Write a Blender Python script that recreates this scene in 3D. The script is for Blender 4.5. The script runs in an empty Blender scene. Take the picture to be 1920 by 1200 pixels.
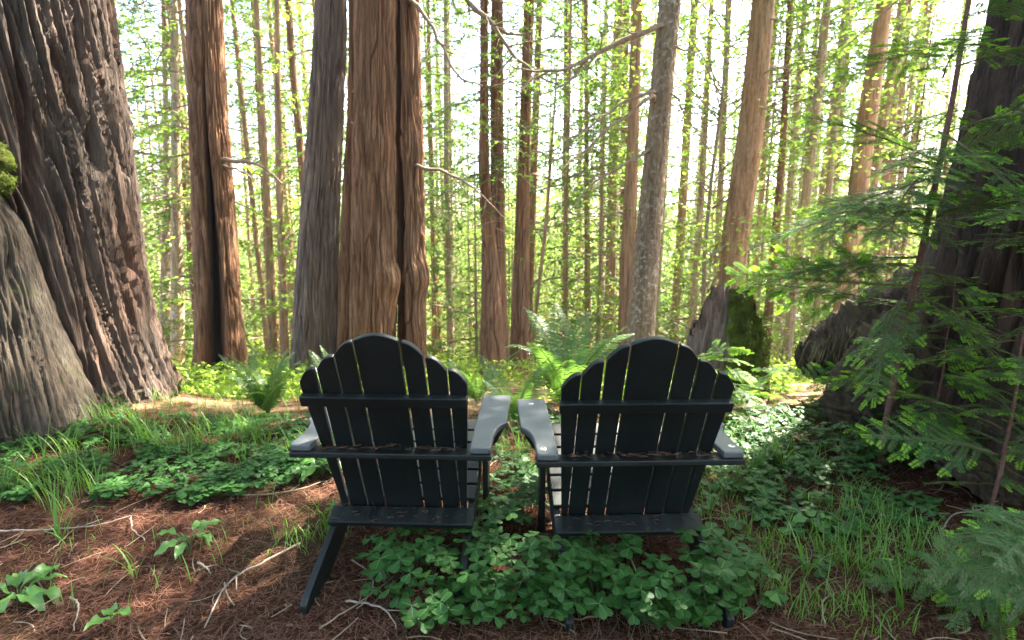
import bpy, bmesh, math, random
import numpy as np
from mathutils import Vector, Matrix, Euler

# ------------------------------------------------------------------ camera, sky, sun, exposure
scene = bpy.context.scene
C = scene.collection
cam_d = bpy.data.cameras.new('camera'); cam = bpy.data.objects.new('camera', cam_d); C.objects.link(cam)
cam.location = (0, 0, 1.29); cam.rotation_euler = (math.radians(90 - 9.675), 0, 0)
cam_d.sensor_width = 36; cam_d.lens = 17.85; cam_d.clip_start = .05; cam_d.clip_end = 600
cam_d.dof.use_dof = True; cam_d.dof.focus_distance = 2.2; cam_d.dof.aperture_fstop = 2.8
scene.camera = cam
SUN_EL, SUN_AZ = math.radians(50), math.radians(50)          # azimuth from +Y towards +X
world = bpy.data.worlds.new('World'); scene.world = world; world.use_nodes = True
wn = world.node_tree.nodes; wl = world.node_tree.links
sky = wn.new('ShaderNodeTexSky'); sky.sky_type = 'NISHITA'; sky.sun_disc = False
sky.sun_elevation = SUN_EL; sky.sun_rotation = SUN_AZ; sky.dust_density = 2.5; sky.air_density = 1.0
bgn = wn['Background']; bgn.inputs['Strength'].default_value = .105; wl.new(sky.outputs[0], bgn.inputs[0])
sun_d = bpy.data.lights.new('sun', 'SUN'); sun_d.energy = 5; sun_d.angle = math.radians(.53); sun_d.color = (1, .92, .78)
sun = bpy.data.objects.new('sun', sun_d); C.objects.link(sun)
sdir = Vector((math.sin(SUN_AZ) * math.cos(SUN_EL), math.cos(SUN_AZ) * math.cos(SUN_EL), math.sin(SUN_EL)))
sun.rotation_euler = sdir.to_track_quat('Z', 'Y').to_euler(); sun.location = sdir * 60
vs = scene.view_settings; vs.view_transform = 'Standard'; vs.look = 'None'; vs.gamma = 1; vs.use_curve_mapping = False
vs.exposure = 3.75
scene.render.engine = 'CYCLES'
cy = scene.cycles; cy.max_bounces = 8; cy.diffuse_bounces = 5; cy.glossy_bounces = 3; cy.transmission_bounces = 4
cy.use_denoising = True; cy.sample_clamp_indirect = 6; cy.caustics_reflective = False; cy.caustics_refractive = False

PI = math.pi
R = random.Random(7)

# ------------------------------------------------------------------ noise
def _h(ix, iy, iz, seed):
    h = (ix.astype(np.int64) * 374761393 + iy.astype(np.int64) * 668265263 + iz.astype(np.int64) * 2147483647 + seed * 974634777) & 0xffffffff
    h = ((h ^ (h >> 13)) * 1274126177) & 0xffffffff
    return h ^ (h >> 16)
_G = np.array([[1,1,0],[-1,1,0],[1,-1,0],[-1,-1,0],[1,0,1],[-1,0,1],[1,0,-1],[-1,0,-1],[0,1,1],[0,-1,1],[0,1,-1],[0,-1,-1],[1,1,0],[-1,1,0],[0,-1,1],[0,-1,-1]], float)
def noise(x, y, z, seed=0):
    x, y, z = np.broadcast_arrays(np.asarray(x, float), np.asarray(y, float), np.asarray(z, float))
    xi, yi, zi = np.floor(x), np.floor(y), np.floor(z); xf, yf, zf = x - xi, y - yi, z - zi
    f = lambda t: t * t * t * (t * (t * 6 - 15) + 10)
    u, v, w = f(xf), f(yf), f(zf)
    def g(dx, dy, dz):
        gr = _G[_h(xi + dx, yi + dy, zi + dz, seed) & 15]
        return gr[..., 0] * (xf - dx) + gr[..., 1] * (yf - dy) + gr[..., 2] * (zf - dz)
    L = lambda a, b, t: a + (b - a) * t
    return L(L(L(g(0,0,0), g(1,0,0), u), L(g(0,1,0), g(1,1,0), u), v), L(L(g(0,0,1), g(1,0,1), u), L(g(0,1,1), g(1,1,1), u), v), w)
def sstep(a, b, x):
    t = np.clip((np.asarray(x, float) - a) / (b - a), 0, 1); return t * t * (3 - 2 * t)

# ------------------------------------------------------------------ mesh accumulation
class Geo:
    def __init__(s): s.v = []; s.f = []; s.n = 0; s.att = {}
    def add(s, verts, faces, mat=0, **att):
        verts = np.asarray(verts, float).reshape(-1, 3); faces = np.asarray(faces, int)
        s.v.append(verts); s.f.append((faces + s.n, mat))
        for k in set(list(att) + list(s.att)):
            s.att.setdefault(k, [np.zeros(s.n)] if s.n else [])
            a = att.get(k); s.att[k].append(np.zeros(len(verts)) if a is None else np.broadcast_to(np.asarray(a, float), (len(verts),)))
        s.n += len(verts); return s
    def merge(s, g, M=None, dm=0):
        v = np.concatenate(g.v)
        if M is not None:
            A = np.array(M); v = v @ A[:3, :3].T + A[:3, 3]
        base = s.n; s.v.append(v); s.n += len(v)
        for f, m in g.f: s.f.append((f + base, m + dm))
        return s
    def mesh(s, name, mats, smooth=True):
        me = bpy.data.meshes.new(name); v = np.concatenate(s.v)
        loops = np.concatenate([f.ravel() for f, m in s.f]); tot = np.concatenate([np.full(len(f), f.shape[1]) for f, m in s.f])
        mi = np.concatenate([np.full(len(f), m) for f, m in s.f])
        me.vertices.add(len(v)); me.vertices.foreach_set('co', v.astype(np.float32).ravel())
        me.loops.add(len(loops)); me.loops.foreach_set('vertex_index', loops.astype(np.int32))
        me.polygons.add(len(tot)); me.polygons.foreach_set('loop_start', np.concatenate([[0], np.cumsum(tot)[:-1]]).astype(np.int32))
        me.polygons.foreach_set('material_index', mi.astype(np.int32))
        me.polygons.foreach_set('use_smooth', np.full(len(tot), smooth))
        for k, a in s.att.items():
            at = me.attributes.new(k, 'FLOAT', 'POINT'); at.data.foreach_set('value', np.concatenate(a).astype(np.float32))
        for m in (mats if isinstance(mats, (list, tuple)) else [mats]): me.materials.append(m)
        me.update(calc_edges=True)
        return me
def link(name, me, parent=None, kind=None):
    o = bpy.data.objects.new(name, me); C.objects.link(o)
    if parent is not None: o.parent = parent
    if kind: o['kind'] = kind
    return o
def tag(o, label, cat, group=None):
    o['label'] = label; o['category'] = cat
    if group: o['group'] = group
    return o
def thing(name, label, cat, loc=(0, 0, 0), rz=0, group=None):
    o = bpy.data.objects.new(name, None); C.objects.link(o); o.location = loc; o.rotation_euler = (0, 0, rz); o.empty_display_size = .1
    return tag(o, label, cat, group)

def tube(g, pts, rad, n=6, mat=0, cap=True, wob=0, seed=0, **att):
    p = np.asarray(pts, float); k = len(p); rad = np.broadcast_to(np.asarray(rad, float), (k,))
    t = np.gradient(p, axis=0); t /= np.linalg.norm(t, axis=1)[:, None] + 1e-9
    ref = np.array([0, 0, 1.]) if abs(t[:, 2]).mean() < .8 else np.array([1., 0, 0])
    a = np.cross(t, ref); a /= np.linalg.norm(a, axis=1)[:, None] + 1e-9; b = np.cross(t, a)
    th = np.arange(n) * 2 * PI / n
    rr = rad[:, None] * np.ones(n)
    if wob: rr = rr * (1 + wob * noise(np.arange(k)[:, None] * .7, np.cos(th) * 1.3, np.sin(th) * 1.3 + seed, seed))
    v = p[:, None, :] + rr[..., None] * (np.cos(th)[None, :, None] * a[:, None, :] + np.sin(th)[None, :, None] * b[:, None, :])
    i = np.arange(k - 1)[:, None] * n; j = np.arange(n)[None, :]; j2 = (j + 1) % n
    f = np.stack([i + j, i + j2, i + n + j2, i + n + j], -1).reshape(-1, 4)
    g.add(v.reshape(-1, 3), f, mat, **att)
    return g
def curve(pts, k):
    p = np.asarray(pts, float); n = len(p)
    t = np.linspace(0, n - 1, k); i = np.clip(t.astype(int), 0, n - 2); u = (t - i)[:, None]
    P = np.vstack([2 * p[0] - p[1], p, 2 * p[-1] - p[-2]])
    a, b, c, d = P[i], P[i + 1], P[i + 2], P[i + 3]
    return .5 * (2 * b + (c - a) * u + (2 * a - 5 * b + 4 * c - d) * u ** 2 + (3 * b - 3 * c + d - a) * u ** 3)
def nrm(a): return a / (np.linalg.norm(a, axis=-1, keepdims=True) + 1e-9)

# ------------------------------------------------------------------ materials
def new_mat(name):
    m = bpy.data.materials.new(name); m.use_nodes = True
    nt = m.node_tree; return m, nt.nodes, nt.links, nt.nodes['Principled BSDF']
def ramp(n, l, fac, stops):
    r = n.new('ShaderNodeValToRGB'); e = r.color_ramp.elements
    while len(e) < len(stops): e.new(.5)
    for q, (p, c) in zip(e, stops): q.position = p; q.color = (*c, 1)
    l.new(fac, r.inputs[0]); return r.outputs[0]
def mix(n, l, fac, a, b, typ='MIX'):
    m = n.new('ShaderNodeMix'); m.data_type = 'RGBA'; m.blend_type = typ
    for s, x in ((0, fac), (6, a), (7, b)):
        if hasattr(x, 'links') or hasattr(x, 'is_linked'): l.new(x, m.inputs[s])
        elif s == 0: m.inputs[s].default_value = x
        else: m.inputs[s].default_value = (*x, 1)
    return m.outputs[2]
def tex(n, l, scale, detail=4, rough=.6, stretch=None, kind='Noise', coord='Object', dist=0):
    tc = n.new('ShaderNodeTexCoord'); src = tc.outputs[coord]
    if stretch:
        mp = n.new('ShaderNodeMapping'); mp.inputs['Scale'].default_value = stretch; l.new(src, mp.inputs[0]); src = mp.outputs[0]
    t = n.new('ShaderNodeTex' + kind); t.inputs['Scale'].default_value = scale; l.new(src, t.inputs['Vector'])
    if kind == 'Noise':
        t.inputs['Detail'].default_value = detail; t.inputs['Roughness'].default_value = rough; t.inputs['Distortion'].default_value = dist
    return t
def leaf_mat(name, c1, c2, trans, tw=.45, rough=.45, spec=.5, sc=1.2):
    m, n, l, b = new_mat(name)
    g = n.new('ShaderNodeNewGeometry'); t = tex(n, l, sc, 2)
    oi = n.new('ShaderNodeObjectInfo')
    ad = n.new('ShaderNodeMath'); ad.operation = 'ADD'; l.new(g.outputs['Random Per Island'], ad.inputs[0]); l.new(t.outputs[0], ad.inputs[1])
    ad2 = n.new('ShaderNodeMath'); ad2.operation = 'MULTIPLY_ADD'; l.new(oi.outputs['Random'], ad2.inputs[0]); ad2.inputs[1].default_value = .5; l.new(ad.outputs[0], ad2.inputs[2])
    mu = n.new('ShaderNodeMath'); mu.operation = 'MULTIPLY'; mu.inputs[1].default_value = .5; l.new(ad2.outputs[0], mu.inputs[0])
    col = ramp(n, l, mu.outputs[0], [(.15, c1), (.85, c2)])
    l.new(col, b.inputs['Base Color']); b.inputs['Roughness'].default_value = rough; b.inputs['Specular IOR Level'].default_value = spec
    tr = n.new('ShaderNodeBsdfTranslucent'); tc = mix(n, l, .75, col, trans); l.new(tc, tr.inputs[0])
    ms = n.new('ShaderNodeMixShader'); ms.inputs[0].default_value = tw
    l.new(b.outputs[0], ms.inputs[1]); l.new(tr.outputs[0], ms.inputs[2]); l.new(ms.outputs[0], n['Material Output'].inputs[0])
    return m
def bark_mat(name, ridge, furrow, alt, fine=60, bump=.6, lichen=None, moss=(.05, .07, .012), dist=.022):
    m, n, l, b = new_mat(name)
    at = n.new('ShaderNodeAttribute'); at.attribute_name = 'ridge'
    f1 = tex(n, l, fine * 1.25, 5, .7, (1, 1, .05)); f2 = tex(n, l, 2.2, 4, .6, (1, 1, .35)); f3 = tex(n, l, 17, 5, .65, (1, 1, .09))
    c = ramp(n, l, at.outputs['Fac'], [(.05, furrow), (.75, ridge)])  # redder furrows, also darkened so crevice shade sits in the colour
    c = mix(n, l, ramp(n, l, f2.outputs[0], [(.38, (0, 0, 0)), (.68, (1, 1, 1))]), c, alt)
    c = mix(n, l, .75, c, ramp(n, l, f3.outputs[0], [(.34, (.34, .30, .28)), (.66, (1.35, 1.3, 1.25))]), 'MULTIPLY')
    c = mix(n, l, .6, c, ramp(n, l, f1.outputs[0], [(.3, (.45, .4, .38)), (.7, (1.3, 1.27, 1.25))]), 'MULTIPLY')
    if lichen:
        lt = tex(n, l, 21, 5, .7); lm = tex(n, l, 4, 3)
        mm = n.new('ShaderNodeMath'); mm.operation = 'MULTIPLY'; l.new(ramp(n, l, lt.outputs[0], [(.53, (0,0,0)), (.6, (1,1,1))]), mm.inputs[0])
        l.new(ramp(n, l, lm.outputs[0], [(.42, (.1,.1,.1)), (.62, (1,1,1))]), mm.inputs[1])
        c = mix(n, l, mm.outputs[0], c, lichen)
    am = n.new('ShaderNodeAttribute'); am.attribute_name = 'moss'
    mt = tex(n, l, 9, 5, .7)
    mm = n.new('ShaderNodeMath'); mm.operation = 'MULTIPLY_ADD'; mm.inputs[1].default_value = 1.2; mm.inputs[2].default_value = -.6; l.new(mt.outputs[0], mm.inputs[0])
    ma = n.new('ShaderNodeMath'); ma.operation = 'ADD'; l.new(mm.outputs[0], ma.inputs[0]); l.new(am.outputs['Fac'], ma.inputs[1])
    c = mix(n, l, ramp(n, l, ma.outputs[0], [(.42, (0,0,0)), (.62, (1,1,1))]), c, moss)
    ac = n.new('ShaderNodeAttribute'); ac.attribute_name = 'char'
    c = mix(n, l, ac.outputs['Fac'], c, (.012, .010, .009))
    l.new(c, b.inputs['Base Color']); b.inputs['Roughness'].default_value = .9; b.inputs['Specular IOR Level'].default_value = .25
    bp = n.new('ShaderNodeBump'); bp.inputs['Strength'].default_value = bump; bp.inputs['Distance'].default_value = dist
    ad = n.new('ShaderNodeMath'); ad.operation = 'MULTIPLY_ADD'; ad.inputs[1].default_value = 1.6; l.new(f3.outputs[0], ad.inputs[0]); l.new(f1.outputs[0], ad.inputs[2])
    l.new(ad.outputs[0], bp.inputs['Height']); l.new(bp.outputs[0], b.inputs['Normal'])
    return m
def plain(name, col, rough=.6, spec=.4, var=.25, sc=20):
    m, n, l, b = new_mat(name); t = tex(n, l, sc, 4)
    lo = tuple(x * (1 - var) for x in col); hi = tuple(x * (1 + var) for x in col)
    l.new(ramp(n, l, t.outputs[0], [(.3, lo), (.7, hi)]), b.inputs['Base Color'])
    b.inputs['Roughness'].default_value = rough; b.inputs['Specular IOR Level'].default_value = spec
    return m

M_GREY = bark_mat('bark_weathered_redwood', (.098, .080, .067), (.032, .019, .014), (.105, .064, .046), 55, .9)
M_RED = bark_mat('bark_red_redwood', (.25, .15, .088), (.11, .047, .026), (.25, .125, .065), 60, .9)
M_SLATE = bark_mat('bark_slate_redwood', (.20, .16, .135), (.10, .065, .05), (.21, .145, .105), 60, .9)
M_DARK = bark_mat('bark_dark_redwood', (.085, .062, .052), (.034, .023, .019), (.075, .047, .038), 55, .9)
M_ROOT = bark_mat('bark_shaggy_root', (.09, .066, .046), (.05, .032, .024), (.08, .06, .036), 55, .9)
M_OLD = bark_mat('bark_old_mossy', (.075, .066, .052), (.032, .023, .017), (.085, .064, .047), 55, .9)
M_LICH = bark_mat('bark_lichen_fir', (.20, .15, .10), (.13, .09, .06), (.24, .18, .11), 50, .5, lichen=(.40, .37, .29), moss=(.12, .11, .025))
M_TAN = bark_mat('bark_tan_fir', (.34, .24, .145), (.22, .14, .085), (.32, .19, .10), 50, .4)
M_PALE = bark_mat('bark_pale_fir', (.42, .34, .24), (.28, .21, .14), (.36, .25, .15), 40, .4, lichen=(.5, .46, .4))
M_BROWN = bark_mat('bark_brown_conifer', (.30, .19, .12), (.18, .10, .06), (.36, .23, .13), 40, .4)
M_TWIG = plain('dead_twig_wood', (.22, .16, .11), .85, .2, .35, 30)
M_TWIGP = plain('pale_stick_wood', (.24, .19, .155), .8, .2, .4, 40)
M_STEMRED = plain('sapling_bark', (.13, .065, .05), .8, .3, .3, 40)
M_NEEDLE_BG = leaf_mat('conifer_foliage', (.026, .060, .012), (.08, .135, .018), (.22, .38, .05), .5, .5, .3)
M_LIME_BG = leaf_mat('young_foliage', (.07, .13, .014), (.15, .23, .025), (.44, .64, .08), .6, .5, .3)
M_MID_BG = leaf_mat('soft_young_needles', (.065, .12, .014), (.14, .21, .025), (.42, .62, .08), .6, .5, .3)
M_FIR = leaf_mat('fir_needles', (.038, .098, .026), (.075, .17, .048), (.15, .34, .04), .36, .5, .4, 6)
M_SHOOT = leaf_mat('fresh_needles', (.14, .32, .02), (.22, .44, .03), (.30, .60, .04), .45, .5, .4, 6)
M_FERN = leaf_mat('fern_pinnae', (.030, .085, .020), (.065, .145, .028), (.17, .34, .04), .40, .4, .5, 5)
M_SORREL = leaf_mat('sorrel_leaf', (.008, .042, .011), (.034, .10, .020), (.08, .26, .03), .3, .5, .3, 4)
M_VEIN = leaf_mat('sorrel_vein', (.10, .20, .07), (.14, .24, .09), (.15, .3, .05), .3, .5, .4, 4)
M_GRASS = leaf_mat('grass_blade', (.055, .14, .016), (.11, .22, .03), (.20, .42, .04), .4, .4, .5, 3)
M_BROAD = leaf_mat('broad_leaf', (.06, .15, .035), (.10, .22, .05), (.16, .36, .05), .35, .4, .5, 3)
M_STEM = leaf_mat('green_stem', (.07, .10, .03), (.12, .13, .05), (.2, .25, .06), .2, .5, .4, 8)
M_SSTEM = leaf_mat('sorrel_stem', (.05, .035, .02), (.07, .06, .03), (.1, .1, .03), .15, .5, .3, 8)
M_DUFF = leaf_mat('dead_needles', (.035, .014, .009), (.215, .105, .068), (.2, .1, .05), .1, .75, .25, 5)
M_SILVER = plain('screw_metal', (.62, .62, .62), .3, .5, .1, 60); M_SILVER.node_tree.nodes['Principled BSDF'].inputs['Metallic'].default_value = .8
M_HOLE = plain('screw_socket', (.02, .02, .02), .6, .2, .1)

def moss_mat():
    m, n, l, b = new_mat('moss'); t = tex(n, l, 45, 6, .75); t2 = tex(n, l, 6, 3)
    c = ramp(n, l, t.outputs[0], [(.3, (.040, .056, .009)), (.7, (.14, .185, .024))])
    c = mix(n, l, ramp(n, l, t2.outputs[0], [(.4, (0,0,0)), (.65, (1,1,1))]), c, (.045, .05, .012))
    l.new(c, b.inputs['Base Color']); b.inputs['Roughness'].default_value = .95; b.inputs['Specular IOR Level'].default_value = .1
    bp = n.new('ShaderNodeBump'); bp.inputs['Distance'].default_value = .02; l.new(t.outputs[0], bp.inputs['Height']); l.new(bp.outputs[0], b.inputs['Normal'])
    return m
M_MOSS = moss_mat()
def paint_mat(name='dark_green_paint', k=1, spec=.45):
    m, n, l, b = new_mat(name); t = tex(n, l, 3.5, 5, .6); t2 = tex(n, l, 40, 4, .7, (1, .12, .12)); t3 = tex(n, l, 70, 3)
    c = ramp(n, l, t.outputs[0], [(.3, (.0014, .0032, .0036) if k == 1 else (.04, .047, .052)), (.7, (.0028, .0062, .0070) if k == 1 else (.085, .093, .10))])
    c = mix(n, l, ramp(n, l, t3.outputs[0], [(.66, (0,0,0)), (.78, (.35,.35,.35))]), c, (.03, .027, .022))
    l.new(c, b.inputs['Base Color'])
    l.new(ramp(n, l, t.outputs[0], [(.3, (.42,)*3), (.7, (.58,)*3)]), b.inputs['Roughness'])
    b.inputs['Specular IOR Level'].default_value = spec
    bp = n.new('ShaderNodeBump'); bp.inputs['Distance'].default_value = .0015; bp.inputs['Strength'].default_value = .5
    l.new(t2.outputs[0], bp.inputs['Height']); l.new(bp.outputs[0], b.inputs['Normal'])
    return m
M_PAINT = paint_mat(); M_ARM = paint_mat('weathered_skylit_paint', 9, .8)  # arms lightened: weathering plus the sky's sheen put into the colour

# ------------------------------------------------------------------ ground
def gz(x, y):
    x = np.asarray(x, float); y = np.asarray(y, float)
    s = y - 3.6; w = .7
    z = -.245 * (np.sqrt(s * s + w * w) + s) / 2 + .245 * .07
    u = y - 75; z = z + .42 * (np.sqrt(u * u + 64) + u) / 2 - .42 * .21
    z = z + .30 * sstep(1.9, 3.4, x) * np.exp(-((y - 3.0) / 2.2) ** 2) + .10 * sstep(-2.0, -3.2, x) * np.exp(-((y - 3.0) / 2.0) ** 2)
    z = z + .03 * noise(x * .9, y * .9, 3.3, 5) + .012 * noise(x * 4, y * 4, 1.2, 6) + .25 * sstep(8, 25, y) * noise(x * .12, y * .12, .5, 8)
    return z
def gzs(x, y): return float(gz(x, y))

def ground():
    tx = np.linspace(-1, 1, 420); xs = np.sign(tx) * np.where(np.abs(tx) < .72, 4.2 * np.abs(tx) / .72, 4.2 + 150 * (np.clip(np.abs(tx) - .72, 0, 1) / .28) ** 2.6)
    ty = np.linspace(0, 1, 460); ys = np.where(ty < .08, -30 * np.clip(1 - ty / .08, 0, 1) ** 1.5 + .6, np.where(ty < .7, .6 + (ty - .08) / .62 * 5.4, 6 + 214 * (np.clip(ty - .7, 0, 1) / .3) ** 2.4))
    ys[ty < .08] = np.minimum(ys[ty < .08], .6 - .001 * np.arange((ty < .08).sum())[::-1] - .002)
    X, Y = np.meshgrid(xs, ys); Z = gz(X, Y) + .004 * noise(X * 22, Y * 22, 0, 11) * (np.abs(X) < 4.5) * (Y < 6.5)
    ny, nx = X.shape; i = np.arange(ny - 1)[:, None] * nx + np.arange(nx - 1)[None]
    f = np.stack([i, i + 1, i + nx + 1, i + nx], -1).reshape(-1, 4)
    g = Geo(); g.add(np.stack([X, Y, Z], -1).reshape(-1, 3), f)
    m, n, l, b = new_mat('forest_duff')
    t1 = tex(n, l, 26, 6, .7); t2 = tex(n, l, 1.3, 5, .6); t3 = tex(n, l, 110, 4, .7)
    c = ramp(n, l, t1.outputs[0], [(.3, (.028, .012, .008)), (.55, (.062, .029, .019)), (.75, (.125, .068, .045))])
    c = mix(n, l, .7, c, ramp(n, l, t3.outputs[0], [(.35, (.4, .36, .34)), (.7, (1.4, 1.32, 1.25))]), 'MULTIPLY')
    c = mix(n, l, ramp(n, l, t2.outputs[0], [(.5, (0,0,0)), (.72, (.8,.8,.8))]), c, (.04, .035, .016))
    tc = n.new('ShaderNodeTexCoord'); sx = n.new('ShaderNodeSeparateXYZ'); l.new(tc.outputs['Object'], sx.inputs[0])      # the slope is covered with dry straw needles, sunlit brightness put into the colour
    mr = n.new('ShaderNodeMapRange'); mr.inputs['From Min'].default_value = 3.3; mr.inputs['From Max'].default_value = 4.4; l.new(sx.outputs['Y'], mr.inputs['Value'])
    t4 = tex(n, l, 3.2, 5, .7); mm = n.new('ShaderNodeMath'); mm.operation = 'MULTIPLY'; l.new(mr.outputs[0], mm.inputs[0]); l.new(ramp(n, l, t4.outputs[0], [(.38, (0,0,0)), (.52, (1,1,1))]), mm.inputs[1])
    dry_sunlit = ramp(n, l, t1.outputs[0], [(.3, (.17, .10, .05)), (.7, (.42, .31, .19))])
    c = mix(n, l, mm.outputs[0], c, dry_sunlit)
    l.new(c, b.inputs['Base Color']); b.inputs['Roughness'].default_value = .95; b.inputs['Specular IOR Level'].default_value = .0
    bp = n.new('ShaderNodeBump'); bp.inputs['Distance'].default_value = .015; l.new(t1.outputs[0], bp.inputs['Height']); l.new(bp.outputs[0], b.inputs['Normal'])
    o = link('forest_floor', g.mesh('forest_floor', m)); o['kind'] = 'structure'
ground()

# ------------------------------------------------------------------ trunks
def trunk_geo(spine, nseg=96, dz=.04, zfine=5.0, fw=.07, depth=.03, seed=0, flare=.35, flare_h=.6, lobes=5, stretch=11, twist=.25,
              moss=None, char=None, bumps=(), rough=0.0, face=-PI / 2, lobe_amp=.05):
    """spine rows (x, y, z, r) from the ground up; bark relief in long joined furrows"""
    sp = np.asarray(spine, float); z0, z1 = sp[0, 2], sp[-1, 2]
    zs = list(np.arange(z0, min(zfine, z1), dz)); z = zs[-1]
    while z < z1 - .01: z = min(z + .5, z1); zs.append(z)
    zs = np.array(zs)
    cx, cyy, rr = (np.interp(zs, sp[:, 2], sp[:, k]) for k in (0, 1, 3))
    k = max(3, int(.5 / dz)); 
    for a in (cx, rr):
        p = np.pad(a, k, mode='reflect', reflect_type='odd'); a[:] = np.convolve(p, np.ones(2 * k + 1) / (2 * k + 1), 'valid')
    u = np.linspace(0, 1, nseg, endpoint=False)
    th = face + 2 * PI * (u - .5) - .55 * np.sin(2 * PI * (u - .5)) * -1 * (-1)      # denser on the face turned to the path
    TH, ZZ = np.meshgrid(th, zs); RR = rr[:, None] * np.ones_like(TH)
    hz = np.clip((ZZ - z0 - .2) / flare_h, 0, None)
    ct, st = np.cos(TH + twist * .15 * ZZ), np.sin(TH + twist * .15 * ZZ)
    lob = noise(ct * lobes / 3, st * lobes / 3, ZZ * .12 + seed, seed + 1)
    RR = RR * (1 + flare * np.exp(-hz * 1.7) * (1 + .9 * noise(ct * lobes / 2.2, st * lobes / 2.2, seed + ZZ * .05, seed + 2)) + lobe_amp * lob)
    r0 = float(np.median(rr)); q = r0 / fw
    wx = .5 * noise(ct * q * .5, st * q * .5, ZZ / fw / 10, seed + 3)
    n1 = noise(ct * q + wx, st * q + wx, ZZ / (fw * stretch * 1.5), seed + 4)
    n2 = noise(ct * q * 2.2 + wx, st * q * 2.2, ZZ / (fw * stretch * .9) + wx, seed + 5)
    n3 = noise(ct * q * 5 + 2 * wx, st * q * 5, ZZ / (fw * stretch * .8), seed + 6)
    n4 = noise(ct * q * 2, st * q * 2, ZZ / (fw * 1.6), seed + 7)
    r1 = sstep(0, .17, np.abs(n1)); r2 = sstep(0, .24, np.abs(n2))
    ridge = .58 * r1 + .36 * r2 + .26 * n3 * (.4 + .6 * r1) + .10 * n4 * r1
    RR = RR + depth * (ridge - .6)
    if rough: RR = RR + rough * noise(ct * q * .8, st * q * .8, ZZ / fw * .6, seed + 9)
    at = {'ridge': np.clip(ridge, 0, 1).ravel()}
    X = cx[:, None] + RR * np.cos(TH); Y = cyy[:, None] + RR * np.sin(TH)
    for (bt, bz, br, ba) in bumps:                                  # burls
        d2 = ((np.angle(np.exp(1j * (TH - bt))) * r0) ** 2 + (ZZ - bz) ** 2 * .6) / br ** 2
        X += ba * np.exp(-d2) * np.cos(TH); Y += ba * np.exp(-d2) * np.sin(TH)
    if char is not None:                                            # recessed and blackened: burnt hollows, and the twin stems' facing sides
        c = char(np.angle(np.exp(1j * (TH - face))), ZZ); at['char'] = c.ravel()
        X -= c * RR * .75 * np.cos(TH); Y -= c * RR * .75 * np.sin(TH)
    if moss is not None: at['moss'] = np.clip(moss(np.angle(np.exp(1j * (TH - face))), ZZ), 0, 1).ravel()
    nz = len(zs); i = np.arange(nz - 1)[:, None] * nseg; j = np.arange(nseg)[None]; j2 = (j + 1) % nseg
    f = np.stack([i + j, i + j2, i + nseg + j2, i + nseg + j], -1).reshape(-1, 4)
    g = Geo(); g.add(np.stack([X, Y, ZZ], -1).reshape(-1, 3), f, 0, **at)
    return g
def spine_of(y, rows, top, r_top, drop=.25):
    rows = [(x, y, z, r) for x, z, r in rows]
    (x0, _, z0, r0), (x1, _, z1, r1) = rows[0], rows[1]
    gb = gzs(x0, y) - drop
    if gb < z0: s = (gb - z0) / (z1 - z0 + 1e-6); rows.insert(0, (x0 + max(-.12, min(.12, (x1 - x0) * s)), y, gb, max(r0, r0 + (r1 - r0) * s * .6)))
    xa, za, xb, zb = rows[-2][0], rows[-2][2], rows[-1][0], rows[-1][2]
    sl = max(-.06, min(.06, (xb - xa) / (zb - za + 1e-6)))
    rows.append((xb + sl * (top - zb), y, top, r_top))
    return [r for r in rows if r[2] >= gb - .001]
def local(g, loc):
    for v in g.v: v -= np.asarray(loc, float)
    return g

def stubs_geo(sp, n, zlo, zhi, seed, Lm=(.2, .9), r0=.009):
    rg = np.random.default_rng(seed); g = Geo(); sp = np.asarray(sp, float)
    for i in range(n):
        z = rg.uniform(zlo, zhi); x, y, r = (np.interp(z, sp[:, 2], sp[:, k]) for k in (0, 1, 3))
        az = rg.uniform(0, 2 * PI); L = rg.uniform(*Lm); d = np.array([math.cos(az), math.sin(az), rg.uniform(-.35, .25)])
        p = np.array([x, y, z]) + d * r * .8; s = np.linspace(0, 1, 5)[:, None]
        bend = np.array([0, 0, rg.uniform(-.5, .15)]) * L; side = np.array([-d[1], d[0], 0]) * rg.uniform(-.25, .25) * L
        pts = p + d * L * s + bend * s ** 2 + side * s ** 2
        tube(g, pts, r0 * (1.15 - s[:, 0]) * rg.uniform(.7, 1.4), 4)
        if L > .5:
            q = pts[3]; e = nrm(d + np.array([rg.uniform(-.8, .8), rg.uniform(-.8, .8), rg.uniform(-.5, .2)]))
            tube(g, q + e * L * .4 * s, r0 * .5 * (1.1 - s[:, 0]), 3)
    return g

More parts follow.
